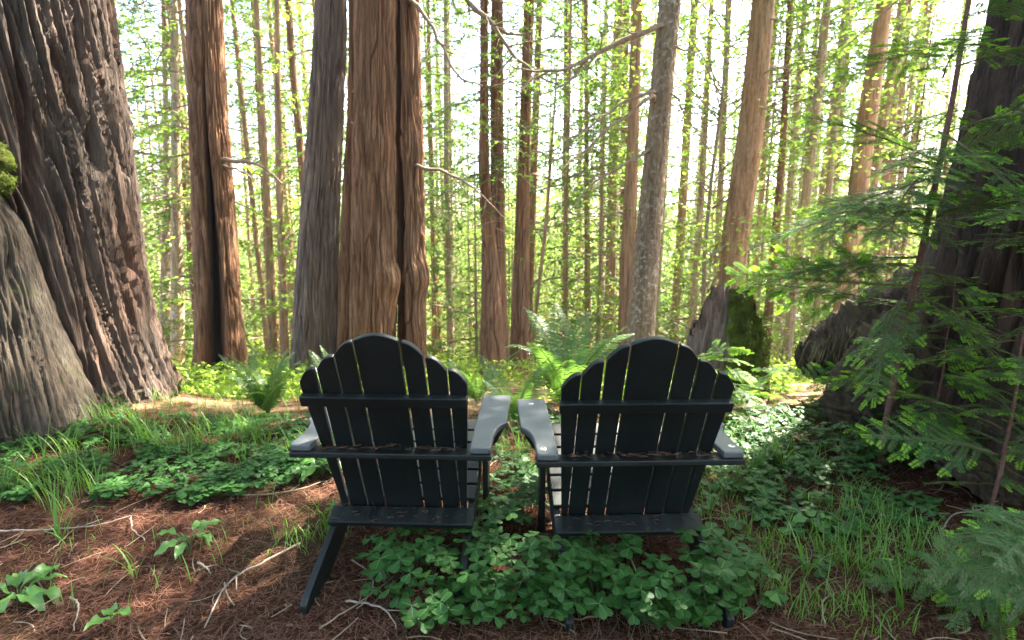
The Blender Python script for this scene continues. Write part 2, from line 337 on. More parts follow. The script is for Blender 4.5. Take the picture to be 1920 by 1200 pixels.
# ------------------------------------------------------------------ foliage
def leaf_quads(g, b, d, s, L, W, mat=0):
    """diamond leaves: base b, direction d, side s (n,3), lengths, widths (n,)"""
    L = np.asarray(L)[:, None]; W = np.asarray(W)[:, None]
    v = np.stack([b, b + d * L * .45 + s * W * .5, b + d * L, b + d * L * .45 - s * W * .5], 1).reshape(-1, 3)
    f = np.arange(len(b) * 4).reshape(-1, 4); g.add(v, f, mat)
def conifer_crown(seed, H, Rb, nb, leaf, dens=1.0, droop=.25, asp=.38, bare=.25, prof=.8, spread=1.0):
    rg = np.random.default_rng(seed); g = Geo(); B, D, S, LL = [], [], [], []
    for i in range(nb):
        t = (i + rg.random()) / nb; z = t * H; L = Rb * ((1 - t) ** prof * .9 + .12) * rg.uniform(.55, 1.15)
        az = i * 2.39996 + rg.uniform(-.5, .5); o = np.array([math.cos(az), math.sin(az), 0.]); side0 = np.array([-o[1], o[0], 0.])
        up = rg.uniform(-.15, .3); dr = droop * rg.uniform(.5, 1.5)
        P = lambda s: o * L * s[:, None] + np.array([0, 0, 1.]) * (z + up * L * s - dr * L * s * s * 1.4)[:, None] + side0 * (.12 * L * np.sin(s * 3 + i))[:, None]
        s = np.linspace(0, 1, 5); tube(g, P(s), .012 * (L / 1.5 + .3) * (1.15 - s), 3, 1)
        nt = max(3, int(L / (leaf * 1.35) * dens)); s = rg.uniform(bare, 1, nt); pos = P(s); sg = rg.choice([-1, 1], nt)
        ang = rg.uniform(.5, 1.15, nt); tl = (.42 * L * (1.08 - s) * rg.uniform(.5, 1.1, nt) + leaf * 1.3) * spread
        td = nrm(o * np.cos(ang)[:, None] + side0 * (np.sin(ang) * sg)[:, None] + np.array([0, 0, 1.]) * rg.normal(-.18, .18, nt)[:, None])
        for a in range(nt):
            m = max(3, int(tl[a] / (leaf * .36))); q = rg.uniform(.05, 1, m); p = pos[a] + td[a] * (tl[a] * q)[:, None] + np.array([0, 0, -1]) * (.25 * tl[a] * q * q)[:, None]
            ts = np.cross(td[a], [0, 0, 1.]); ts /= np.linalg.norm(ts) + 1e-9
            e = rg.choice([-1, 1], m)[:, None]; d = nrm(td[a] * .8 + ts * e * .7 + rg.normal(0, .3, (m, 3))); nn = nrm(np.array([0, 0, 1.]) + rg.normal(0, .45, (m, 3)))
            B.append(p); D.append(d); S.append(nrm(np.cross(d, nn))); LL.append(leaf * rg.uniform(.6, 1.25, m))
    L = np.concatenate(LL); leaf_quads(g, np.concatenate(B), np.concatenate(D), np.concatenate(S), L, L * asp * 1.25, 0)
    return g
def blob_crown(seed, H, Rb, ncl, per, leaf):
    """broad-leaved understorey: leaf clumps spread on thin limbs"""
    rg = np.random.default_rng(seed); g = Geo()
    tube(g, curve([(0, 0, 0), (.05, .03, H * .4), (-.04, 0, H * .8), (.02, .02, H)], 8), np.linspace(.03, .008, 8), 5, 1)
    for i in range(ncl):
        az = rg.uniform(0, 2 * PI); r = Rb * rg.uniform(.2, 1); z = H * rg.uniform(.12, 1); c = np.array([r * math.cos(az), r * math.sin(az), z])
        tube(g, curve([(0, 0, max(0, z - .35 * r)), c * [.5, .5, 1] + [0, 0, -.1 * r], c], 5), np.linspace(.01, .003, 5), 3, 1)
        n = per; p = c + rg.normal(0, 1, (n, 3)) * [.28, .28, .10]; d = nrm(rg.normal(0, 1, (n, 3)) * [1, 1, .4]); nn = nrm(np.array([0, 0, 1.]) + rg.normal(0, .5, (n, 3)))
        L = leaf * rg.uniform(.6, 1.3, n); leaf_quads(g, p, d, nrm(np.cross(d, nn)), L, L * .6, 0)
    return g
CROWN = [conifer_crown(40 + i, 11, 2.2, 70, .085, 1.05, .38).mesh('crown', [M_NEEDLE_BG, M_TWIG], False) for i in range(3)]
CROWN_FAR = [conifer_crown(50 + i, 12, 2.6, 62, .13, 1.05, .34).mesh('crown', [M_NEEDLE_BG, M_TWIG], False) for i in range(3)]
UNDER = [conifer_crown(60 + i, 5.2, 1.35, 60, .06, 1.0, .28).mesh('crown', [M_NEEDLE_BG if i else M_MID_BG, M_TWIG], False) for i in range(3)]
BROADC = [blob_crown(70 + i, 4.2, 1.5, 55, 170, .05).mesh('crown', [M_MID_BG, M_TWIG], False) for i in range(2)]

# ------------------------------------------------------------------ near trees (surveyed spines: x, z, radius)
def near_tree(name, label, y, rows, mat, top, r_top, cat='tree', trunks=None, group=None, **kw):
    spines = [spine_of(y, rows, top, r_top)] + [spine_of(a, b, top, r_top) for a, b in (trunks or [])]
    base = (spines[0][0][0], y, gzs(spines[0][0][0], y))
    t = thing(name, label, cat, base, 0, group)
    for i, sp in enumerate(spines):
        k = dict(kw); k['seed'] = kw.get('seed', 1) + i; cs = k.pop('chars', None)
        if cs: k['char'] = cs[i]
        link('trunk', local(trunk_geo(sp, **k), base).mesh('trunk', mat), t)
    return t, spines[0], base
def add_branch(t, base, pts, r, mat=M_TWIG, name='branch', twigs=0, seed=0):
    p = curve(pts, 5 * len(pts)); s = np.linspace(0, 1, len(p)); rg = np.random.default_rng(seed)
    p = p + np.stack([noise(s * 9, 0, seed, 1), noise(s * 9, 4, seed, 2), noise(s * 9, 8, seed, 3)], 1) * .03
    g = Geo(); tube(g, p, 1.2 * r * (1.1 - .85 * s), 7, 0, wob=.35, seed=seed)
    L = np.linalg.norm(np.diff(p, axis=0), axis=1).sum()
    for i in range(twigs):
        k = rg.integers(len(p) // 4, len(p) - 1); d = nrm(nrm(p[k] - p[k - 1]) + rg.normal(0, .7, 3)); l = rg.uniform(.1, .32) * L; q = np.linspace(0, 1, 6)[:, None]
        pp = p[k] + d * l * q + np.array([0, 0, rg.uniform(-.3, .1)]) * l * q * q + rg.normal(0, .02, (6, 3)) * q
        tube(g, pp, r * .38 * (1.1 - q[:, 0]), 4)
        for _ in range(2):
            e = nrm(d + rg.normal(0, .7, 3)); tube(g, pp[3] + e * l * .45 * q, r * .18 * (1.1 - q[:, 0]), 3)
    return link(name, local(g, base).mesh(name, mat), t)
def add_stubs(t, sp, base, n, zlo, zhi, seed, **k):
    return link('dead_twigs', local(stubs_geo(sp, n, zlo, zhi, seed, **k), base).mesh('dead_twigs', M_TWIG), t, 'stuff')
def add_crown(t, me, z, sc=(1, 1, 1), rz=0, off=(0, 0)):
    o = link('crown', me, t); o.location = (off[0], off[1], z); o.scale = sc; o.rotation_euler = (0, 0, rz); return o

# giant redwood on the left
sp = [(-4.02, 3.8, -.25, 1.06), (-3.98, 3.8, .25, .99), (-3.95, 3.78, .9, .95), (-3.9, 3.75, 2, .93), (-3.83, 3.7, 4, .88), (-3.6, 3.6, 30, .45)]
t = thing('redwood_tree', 'massive grey furrowed redwood trunk filling the left edge behind the leaning trunk', 'tree', (-4, 3.8, 0))
scar = lambda a, z: -1 + 0 * a
link('trunk', local(trunk_geo(sp, 520, .022, 4.2, .10, .15, 21, .10, .5, 7, 13, .8, face=-.85, lobe_amp=.07), (-4, 3.8, 0)).mesh('trunk', M_GREY), t)
add_crown(t, CROWN[0], 9, (2.4, 2.4, 1.8), 1)
# leaning mossy trunk in front of it
sp = [(-3.22, 3.02, -.25, .56), (-3.26, 3.02, .1, .50), (-3.33, 3.04, .5, .45), (-3.37, 3.06, .9, .40), (-3.36, 3.08, 1.3, .32), (-3.32, 3.1, 1.62, .25), (-3.30, 3.1, 1.78, .16), (-3.3, 3.1, 1.82, .02)]
t = thing('leaning_trunk', 'broken leaning trunk with a mossy knob on top at the far left', 'dead trunk', (-3.25, 3.02, 0))
link('trunk', local(trunk_geo(sp, 320, .022, 4, .055, .055, 33, .06, .4, 6, 12, -1.2, face=-.75, moss=lambda a, z: .30 + .70 * sstep(1.42, 1.7, z)), (-3.25, 3.02, 0)).mesh('trunk', M_OLD), t)
g = Geo()
for (x, y, z, r, q) in ((-3.02, 2.98, 1.72, .14, 1), (-3.14, 2.95, 1.60, .16, 2), (-2.96, 3.0, 1.58, .08, 3)):
    bm = bmesh.new(); bmesh.ops.create_icosphere(bm, subdivisions=4, radius=1); v = np.array([p.co[:] for p in bm.verts]); f = np.array([[a.index for a in p.verts] for p in bm.faces]); bm.free()
    v = v * (1 + .35 * noise(v[:, 0] * 2 + q, v[:, 1] * 2, v[:, 2] * 2, q) + .12 * noise(v[:, 0] * 7, v[:, 1] * 7 + q, v[:, 2] * 7, q))[:, None]
    g.add(v * [r, r, r * .8] + [x, y, z], f)
KNOB = (g, t)

def fuzz(g, n, L, seed, grow=None):
    v = np.concatenate(g.v); rg = np.random.default_rng(seed); p = v[rg.integers(0, len(v), n)]; c = v.mean(0) if grow is None else grow(p)
    d = nrm(nrm(p - c) + rg.normal(0, .6, (n, 3))); l = L * rg.uniform(.4, 1.3, n); p = p + rg.normal(0, .006, (n, 3)) - d * .004; leaf_quads(g, p, d, nrm(np.cross(d, rg.normal(0, 1, (n, 3)))), l, l * .3, 0); return g
link('mossy_knob', local(fuzz(KNOB[0], 5000, .016, 4), (-3.25, 3.02, 0)).mesh('mossy_knob', M_MOSS), KNOB[1])
def charring(a, z):
    w = .10 + .42 * sstep(3.4, -.4, z); return sstep(w, w - .12, np.abs(a + .22 - .05 * np.sin(z * 1.7))) * sstep(3.6, 2.6, z)
t, sp, b = near_tree('redwood_tree', 'redwood with a tall black fire hollow up its front, second big trunk from the left', 7.0,
    [(-4.143, -.60, .315), (-4.099, .10, .272), (-4.018, 1.56, .245), (-3.960, 2.92, .209), (-3.880, 4.20, .189)], M_RED, 26, .08, nseg=190, dz=.026, fw=.055, depth=.046, seed=44, flare=.28, char=charring, face=-1.02, zfine=4.7)
add_branch(t, b, [(-3.80, 6.90, 2.237), (-3.382, 6.82, 2.193), (-3.145, 6.74, 2.097), (-2.918, 6.66, 1.910)], .022, twigs=5, seed=2)
add_branch(t, b, [(-3.80, 6.90, 2.170), (-3.463, 6.82, 2.059), (-3.265, 6.74, 1.884)], .014, twigs=3, seed=3)
add_crown(t, CROWN[1], 13, (1.3, 1.3, 1.3))
t, sp, b = near_tree('redwood_tree', 'slate grey straight redwood trunk just left of the thin pole trunk, behind the left chair', 6.6,
    [(-2.627, -.49, .297), (-2.556, .45, .258), (-2.448, 1.54, .221), (-2.284, 2.83, .190), (-2.146, 4.03, .165)], M_SLATE, 26, .07, nseg=190, dz=.026, fw=.065, depth=.045, seed=55, flare=.12, face=-1.2, zfine=4.6, lobe_amp=.10)
add_crown(t, CROWN[2], 13, (1.2, 1.2, 1.3), 2)
t, sp, b = near_tree('redwood_tree', 'thin pole trunk squeezed between the slate grey redwood and the twin redwood', 6.5,
    [(-2.191, -.10, .098), (-2.056, 1.54, .084), (-1.939, 2.80, .045), (-1.870, 3.99, .038)], M_RED, 14, .02, nseg=70, dz=.03, fw=.045, depth=.014, seed=66, flare=.1, zfine=4.5)
add_stubs(t, sp, b, 14, 1, 6, 5, Lm=(.05, .25))
t, sp, b = near_tree('redwood_tree', 'twin redwood with two fused brown trunks and a burl, directly behind the left chair', 6.3,
    [(-1.758, -.06, .284), (-1.700, .62, .292), (-1.659, 1.53, .272), (-1.591, 2.76, .238), (-1.543, 3.91, .233)], M_RED, 28, .09, nseg=220, dz=.024, fw=.055, depth=.048, seed=77, flare=.10, face=-1.3, zfine=4.4,
    trunks=[(6.6, [(-1.335, -.18, .172), (-1.323, .59, .182), (-1.297, 1.54, .174), (-1.280, 2.82, .158), (-1.272, 4.01, .148)])],
    chars=[lambda a, z: sstep(.95, 1.15, a) * sstep(1.9, 1.7, a), lambda a, z: .98 * sstep(-.50, -.68, a + .05 * np.sin(z * 3)) * sstep(-1.9, -1.7, a)],  # facing sides of the two stems blackened and recessed along the gap
    bumps=((-1.0 + .25, .72, .16, .10), (-1.85, 2.35, .22, .035), (-1.2, 2.25, .15, .03)))
add_branch(t, b, [(-1.18, 6.45, 2.10), (-1.099, 6.20, 2.068), (-.808, 6.12, 1.999), (-.553, 6.04, 1.882), (-.335, 5.96, 1.709), (-.091, 5.88, 1.467)], .018, M_TWIG, twigs=6, seed=5)
add_branch(t, b, [(-1.2, 6.45, 3.95), (-1.075, 6.20, 3.820), (-.931, 6.12, 3.614), (-.811, 6.04, 3.410), (-.712, 5.96, 3.203), (-.568, 5.88, 2.962), (-.315, 5.80, 2.848)], .022, twigs=3, seed=6)
add_branch(t, b, [(-.916, 6.20, 3.522), (-.945, 6.12, 3.310), (-1.039, 6.04, 3.091)], .012, twigs=0, seed=7)
add_branch(t, b, [(-1.2, 6.6, 4.5), (-.696, 6.60, 4.146), (-.502, 6.52, 3.968), (-.250, 6.44, 3.724), (-.062, 6.36, 3.447), (.154, 6.28, 3.191), (.520, 6.20, 2.978)], .032, twigs=6, seed=8)
add_branch(t, b, [(-.268, 6.52, 3.746), (0, 6.52, 3.619), (.250, 6.44, 3.620)], .018, twigs=3, seed=9)
add_crown(t, CROWN[0], 14, (1.3, 1.3, 1.4), 4)
t, sp, b = near_tree('redwood_tree', 'forked redwood with two red stems joined low, ferny sprays on its bark, between the chairs', 8.2,
    [(-.320, -.92, .213), (-.343, .76, .137), (-.385, 1.44, .097), (-.442, 2.17, .083), (-.424, 3.20, .06), (-.414, 4.69, .05)], M_RED, 24, .02, nseg=120, dz=.03, fw=.055, depth=.024, seed=88, flare=.12, zfine=5.2,
    trunks=[(8.4, [(-.241, -.97, .196), (-.240, .22, .151), (-.238, 1.44, .117), (-.231, 2.20, .102), (-.238, 3.25, .096), (-.226, 4.78, .081)])])
add_stubs(t, sp, b, 26, .6, 5, 11, Lm=(.2, .7))
g = conifer_crown(91, 3.4, .42, 70, .06, .8, .3); o = link('bark_sprays', local(g, (0, 0, 0)).mesh('bark_sprays', [M_NEEDLE_BG, M_TWIG], False), t); o.location = (.02, 0, 2.2)
add_crown(t, CROWN[1], 11, (1.1, 1.1, 1.3), 5); add_crown(t, CROWN[0], 3.3, (.62, .62, .62), 2)
t, sp, b = near_tree('redwood_tree', 'single red barked redwood just right of the forked redwood', 8.8,
    [(.137, -.59, .165), (.169, 1.18, .123), (.207, 2.92, .084), (.271, 4.94, .076)], M_RED, 24, .03, nseg=110, dz=.03, fw=.05, depth=.022, seed=99, flare=.15, zfine=5.4)
add_stubs(t, sp, b, 22, 1, 6, 12, Lm=(.2, .9))
add_crown(t, CROWN[2], 13, (1, 1, 1.1), 1); add_crown(t, CROWN[1], 3.4, (.72, .72, .66), 4)
t, sp, b = near_tree('redwood_tree', 'smooth brown straight trunk close behind the lichen spotted fir', 9.0,
    [(2.051, -.74, .135), (2.040, .71, .127), (2.053, 2.96, .092), (2.026, 5.03, .082)], M_BROWN, 24, .03, nseg=90, dz=.035, fw=.04, depth=.012, seed=111, flare=.12, zfine=5.5)
add_stubs(t, sp, b, 16, 1, 6, 13)
add_crown(t, CROWN[0], 13, (1, 1, 1.1), 3)
t, sp, b = near_tree('fir_tree', 'lichen spotted grey fir leaning right with dead branches, behind the right chair', 6.0,
    [(1.553, .14, .154), (1.585, 1.21, .140), (1.642, 2.40, .117), (1.712, 3.78, .113)], M_LICH, 22, .03, nseg=130, dz=.022, fw=.03, depth=.008, seed=122, flare=.15, stretch=1.6, zfine=4.4, rough=.012,
    moss=lambda a, z: .32 * sstep(1.3, -.2, z) + .1 * sstep(1.9, 1.6, z) * sstep(1.4, 1.6, z), bumps=((-1.5, 2.9, .12, .02), (-1.4, 3.4, .1, .018), (-1.5, 1.5, .12, .015)))
for pts, r, tw, s in (([(1.63, 6, 3.50), (1.602, 5.90, 3.488), (1.190, 5.82, 3.317), (.787, 5.74, 3.106), (.556, 5.66, 2.977), (.219, 5.58, 2.943), (0, 5.50, 2.955)], .026, 6, 21),
                      ([(1.6, 6, 2.82), (1.492, 5.80, 2.794), (1.165, 5.72, 2.650), (.902, 5.64, 2.455), (.669, 5.56, 2.300), (.468, 5.48, 2.244)], .017, 5, 22),
                      ([(1.6, 6, 2.75), (1.469, 5.70, 2.714), (1.167, 5.62, 2.483), (.933, 5.54, 2.318), (.743, 5.46, 2.119), (.598, 5.38, 2.028)], .017, 6, 23),
                      ([(1.58, 6, 2.22), (1.499, 5.90, 2.192), (1.180, 5.82, 2.004), (.877, 5.74, 1.825), (.697, 5.66, 1.592), (.585, 5.58, 1.515)], .018, 5, 24),
                      ([(.784, 5.74, 3.105), (.620, 5.72, 2.890), (.391, 5.64, 2.752), (.220, 5.56, 2.716)], .012, 3, 25),
                      ([(1.75, 5.95, 3.3), (1.95, 5.9, 3.22), (2.1, 5.85, 3.24)], .010, 2, 26), ([(1.70, 5.95, 2.85), (1.83, 5.85, 2.7), (1.86, 5.8, 2.45), (1.82, 5.8, 2.25)], .010, 2, 27)):
    add_branch(t, b, pts, r, twigs=tw, seed=s)
add_stubs(t, sp, b, 18, .8, 4.5, 14, Lm=(.08, .4), r0=.006)
add_crown(t, CROWN[1], 6, (1.15, 1.15, .8), 3, (1.2, -.8)); add_crown(t, CROWN[2], 10, (1, 1, 1.1), 1)
t, sp, b = near_tree('fir_tree', 'tan barked fir leaning right, rising behind the mossy stump', 8.3,
    [(3.60, -.13, .205), (3.60, 1.19, .205), (3.724, 2.83, .187), (3.765, 4.74, .156)], M_TAN, 24, .04, nseg=130, dz=.028, fw=.04, depth=.016, seed=133, flare=.04, stretch=2.5, zfine=5.2, rough=.012)
add_branch(t, b, [(3.65, 8.3, 3.33), (3.541, 8.20, 3.278), (3.165, 8.12, 2.951), (2.656, 8.04, 2.859)], .016, twigs=4, seed=31)
add_branch(t, b, [(3.72, 8.3, 2.9), (3.776, 8.20, 2.890), (4.152, 8.12, 2.797), (4.362, 8.04, 2.689)], .014, twigs=4, seed=32)
add_branch(t, b, [(3.55, 8.3, 1.2), (3.449, 8.20, 1.145), (3.216, 8.12, .979), (3.111, 8.04, .815)], .014, M_TWIGP, twigs=2, seed=33)
add_stubs(t, sp, b, 26, 1, 6, 15, Lm=(.15, .7))
add_crown(t, CROWN[2], 13, (1.1, 1.1, 1.1), 3)

# slimmer trees one can tell apart further back
SLIM = [
 ('conifer_tree', 'pale brown fir trunk rising between the tan fir and the dark giant redwood', 9.0, [(5.93, -.8, .17), (5.96, 1.36, .15), (5.97, 2.96, .145), (6.057, 5.03, .108)], M_TAN, 1),
 ('conifer_tree', 'slim dark trunk with foliage between the fire hollowed redwood and the slate grey redwood', 10, [(-4.577, -.85, .080), (-4.429, 2.66, .062), (-4.238, 5.44, .043)], M_BROWN, 1),
 ('conifer_tree', 'thin pale pole close to the left side of the tan leaning fir', 12, [(4.824, .52, .075), (4.759, 3.52, .066), (4.694, 6.27, .064)], M_PALE, 0),
 ('conifer_tree', 'thin mottled pole midway between the lichen spotted fir and the tan fir', 12, [(4.319, -.50, .089), (4.369, 2.35, .061), (4.330, 5.74, .047)], M_PALE, 0),
 ('conifer_tree', 'slim reddish trunk just right of the tan leaning fir', 11, [(5.623, -.82, .094), (5.629, 2.80, .067), (5.520, 5.86, .048)], M_RED, 2),
 ('conifer_tree', 'slim whitish leaning trunk, the palest one right of the tan fir', 10, [(5.55, -1, .085), (5.639, 1.87, .080), (5.688, 3.62, .080), (5.687, 5.44, .067)], M_PALE, 0),
 ('conifer_tree', 'slim pale trunk close to the left of the whitish leaning trunk', 13, [(6.925, 1.52, .082), (6.915, 3.07, .079), (6.873, 6.69, .05)], M_PALE, 1),
 ('conifer_tree', 'left one of two thin brown poles beside the dark giant redwood', 14, [(10.176, 2.11, .072), (10.178, 3.89, .070), (10.081, 6.61, .047)], M_BROWN, 1),
 ('conifer_tree', 'right one of two thin brown poles beside the dark giant redwood', 14, [(10.594, 2.80, .064), (10.648, 3.89, .055), (10.528, 6.35, .054)], M_BROWN, 0),
 ('conifer_tree', 'thin orange tan trunk left of the slim dark trunk near the hollowed redwood', 11, [(-5.314, -1.31, .101), (-5.188, 1.71, .074), (-5.135, 3.85, .049)], M_TAN, 0),
 ('conifer_tree', 'pale trunk with sunlit side just left of the fire scarred redwood', 11, [(-7.396, -1.06, .136), (-6.949, 3.33, .080), (-6.705, 5.86, .058)], M_PALE, 2),
 ('conifer_tree', 'slim pale trunk beside the right edge of the massive left redwood', 13, [(-9.018, -.93, .125), (-8.506, 3.07, .07), (-8.174, 6.69, .045)], M_PALE, 1),
 ('conifer_tree', 'thin mottled pole with feathery foliage right of the twin redwood', 13, [(-1.605, -1.49, .098), (-1.617, 3.07, .066), (-1.566, 5.99, .051)], M_PALE, 2),
 ('conifer_tree', 'dark stemmed tree with dense foliage between the single red redwood and the lichen fir', 12, [(1.816, -.76, .077), (1.713, 2.35, .055), (1.634, 5.09, .045)], M_BROWN, 2),
 ('conifer_tree', 'spindly stem leaning right beside the single red barked redwood', 10, [(.458, -.41, .032), (.661, 1.47, .035)], M_BROWN, 0)]
for i, (nm, lb, y, rows, m, cr) in enumerate(SLIM):
    short = rows[-1][1] < 2
    t, sp, b = near_tree(nm, lb, y, rows, m, 4.2 if short else 19, .015 if short else .03, nseg=26, dz=.08, fw=.035, depth=.009, seed=200 + i, flare=.15, zfine=7, stretch=3)
    add_stubs(t, sp, b, 6 if short else 34, 0, 3.5 if short else 8, 300 + i, Lm=(.2, 1.1))
    if cr == 1: add_crown(t, CROWN[i % 3], (13 if i == 0 else 9.5) + R.uniform(0, 2), (.9, .9, 1.1), i)
    if cr == 2:
        z = {13: 3.6, 12: 3.2, 1: 4.4, 10: 3.4, 4: 4.6, 6: 5.0}[i]
        add_crown(t, CROWN[i % 3], z, (.8, .8, .62), i); add_crown(t, CROWN[(i + 1) % 3], z + .8, (.85, .85, .7), i + 1); 
        if i != 4: add_crown(t, CROWN[(i + 2) % 3], z + 5, (.9, .9, .8), i + 2)

# dark giant redwood on the right
GX, GY = 3.62, 2.80
sp = [(GX, GY, -.3, 1.26), (GX, GY, .35, 1.16), (GX, GY, .9, 1.06), (GX + .02, GY, 1.6, .99), (GX + .06, GY, 3, .93), (GX + .15, GY, 5, .86), (GX + .5, GY, 32, .4)]
t = thing('redwood_tree', 'dark giant redwood at the right edge behind the fir saplings, with a blackened base', 'tree', (GX, GY, 0))
link('trunk', local(trunk_geo(sp, 420, .026, 4, .09, .10, 144, .16, .6, 6, 12, .5, face=-2.55, lobe_amp=.09,
     char=lambda a, z: .40 * sstep(.55, .3, np.abs(a - .25 + .12 * np.sin(z * 2))) * sstep(2.6, 1.2, z)), (GX, GY, 0)).mesh('trunk', M_DARK), t)
def lump(pts, rads, seed, fibre=.045, n=96, k=170):
    p = curve(pts, k); r = np.interp(np.linspace(0, len(rads) - 1, k), np.arange(len(rads)), rads); g = Geo(); th = np.arange(n) * 2 * PI / n
    d = nrm(np.gradient(p, axis=0)); a = nrm(np.cross(d, [0, 0, 1.])); b = np.cross(d, a); s = np.linspace(0, 1, k)[:, None]
    rr = r[:, None] * (1 + .22 * noise(s * 5, np.cos(th) * 1.2, np.sin(th) * 1.2, seed)) + fibre * (1.6 * np.abs(noise(s * 22 + .8 * np.sin(th), np.cos(th) * 1.4, np.sin(th) * 1.4, seed + 1)) + .6 * noise(s * 60, np.cos(th) * 3, np.sin(th) * 3, seed + 2))
    rid = np.clip(.6 + noise(s * 26, np.cos(th) * 2, np.sin(th) * 2, seed + 1), 0, 1)
    v = p[:, None] + rr[..., None] * (np.cos(th)[None, :, None] * a[:, None] + np.sin(th)[None, :, None] * b[:, None])
    i = np.arange(k - 1)[:, None] * n; j = np.arange(n)[None]; j2 = (j + 1) % n
    up = np.clip(nrm(v - p[:, None])[..., 2], 0, 1)
    g.add(v.reshape(-1, 3), np.stack([i + j, i + j2, i + n + j2, i + n + j], -1).reshape(-1, 4), 0, ridge=rid.ravel(), moss=(.42 * up).ravel()); return g
for k, (pts, rads) in enumerate([([(3.3, 3.3, .75), (2.95, 3.6, .62), (2.6, 3.8, .42), (2.36, 3.93, .30), (2.28, 3.96, .27)], [.5, .42, .28, .15, .02]),
                                 ([(3.1, 2.9, .7), (2.72, 3.1, .55), (2.45, 3.25, .30), (2.25, 3.35, .0)], [.48, .36, .26, .12]),
                                 ([(3.2, 2.4, .5), (2.6, 2.35, .3), (2.2, 2.3, .02)], [.45, .28, .1])]):
    link('root', local(lump(pts, rads, 160 + k), (GX, GY, 0)).mesh('root', M_ROOT), t)
g = Geo(); rg = np.random.default_rng(3)
for i in range(420):                                                 # shaggy bark strips hanging over the roots
    u = rg.random(); c = np.array([3.1, 3.42, .70]) * (1 - u) + np.array([2.36, 3.93, .30]) * u; r = (.45 * (1 - u) + .19 * u) * 1.04; th = rg.uniform(-.7, 1.0); L = rg.uniform(.1, .35); q = np.linspace(0, 1, 6)
    fr = np.array([-.56, -.83, 0]); tt = th + L / r * q * .9; w = .05 * rg.normal() * q
    P = c + fr * (r * np.sin(tt))[:, None] + np.array([0, 0, 1.]) * (r * np.cos(tt))[:, None] + np.array([.83, -.56, 0]) * w[:, None] + fr * .02
    tube(g, P, .006 * rg.uniform(.5, 1.6) * (1.1 - .7 * q), 4)
link('root_fibres', local(g, (GX, GY, 0)).mesh('root_fibres', plain('shaggy_bark', (.10, .075, .04), .9, .2, .6, 9)), t, 'stuff')
for z, rz, s in ((4.8, 0, 1.5), (8, 2, 1.8)): add_crown(t, CROWN[int(z) % 3], z, (s, s, .9), rz)

# mossy stump
SX, SY = 1.96, 4.55
zz = gzs(SX, SY)
def stump():
    n, k = 150, 70; th = np.arange(n) * 2 * PI / n; c, s = np.cos(th), np.sin(th)
    # broken top: high on the right half (towards +x), stepping down to the left and the far right
    xs = np.array([-1, -.85, -.6, -.45, -.3, 0, .35, .5, .8, 1]); hs = np.array([.60, .72, .80, .96, 1.03, 1.05, 1.04, .88, .68, .56])
    top = np.interp(c, xs, hs) + .05 * noise(c * 4, s * 4, 0, 3) + .035 * noise(c * 12, s * 12, 0, 4)
    t = np.linspace(0, 1, k)[:, None]; Z = -.25 + (top + .25) * t
    r = .33 * (1 + .22 * sstep(.35, -.2, Z)) * (1 + .10 * noise(c * 1.6, s * 1.6, Z * .8, 7)) - .05 * sstep(.5, .9, Z)
    n1 = noise(c * 6, s * 6, Z * 1.6, 9); rid = np.clip(.35 + np.abs(n1) * 2, 0, 1)
    r = r + .035 * (sstep(0, .3, np.abs(n1)) - .5) + .012 * noise(c * 14, s * 14, Z * 5, 10)
    X, Y = r * c, r * s * .85
    V = [np.stack([X, Y, Z], -1).reshape(-1, 3)]; i = np.arange(k - 1)[:, None] * n; j = np.arange(n)[None]; j2 = (j + 1) % n
    F = np.stack([i + j, i + j2, i + n + j2, i + n + j], -1).reshape(-1, 4)
    ms = (.62 * sstep(-.15, .25, c) * np.ones_like(Z) + .25 * sstep(.7, .9, Z) * sstep(-.1, .2, c)).ravel()
    g = Geo(); g.add(V[0], F, 0, ridge=rid.ravel(), moss=ms)
    m = 12; tt = np.linspace(1, 0, m)[:, None]                       # hollow inside wall
    Xi, Yi = X[-1] * (.25 + .68 * tt), Y[-1] * (.25 + .68 * tt); Zi = top * tt + (top - .35) * (1 - tt)
    i = np.arange(m - 1)[:, None] * n; g.add(np.stack([Xi, Yi, Zi], -1).reshape(-1, 3), np.stack([i + j, i + j2, i + n + j2, i + n + j], -1).reshape(-1, 4), 0, ridge=.4, moss=.1)
    return g
t = thing('tree_stump', 'broken mossy stump standing behind the right end of the right chair', 'stump', (SX, SY, zz))
link('trunk', stump().mesh('trunk', M_SLATE), t)
def stump_top(a):
    xs = np.array([-1, -.85, -.6, -.45, -.3, 0, .35, .5, .8, 1]); hs = np.array([.60, .72, .80, .96, 1.03, 1.05, 1.04, .88, .68, .56])
    return np.interp(np.cos(a), xs, hs) + .05 * noise(np.cos(a) * 4, np.sin(a) * 4, 0, 3)
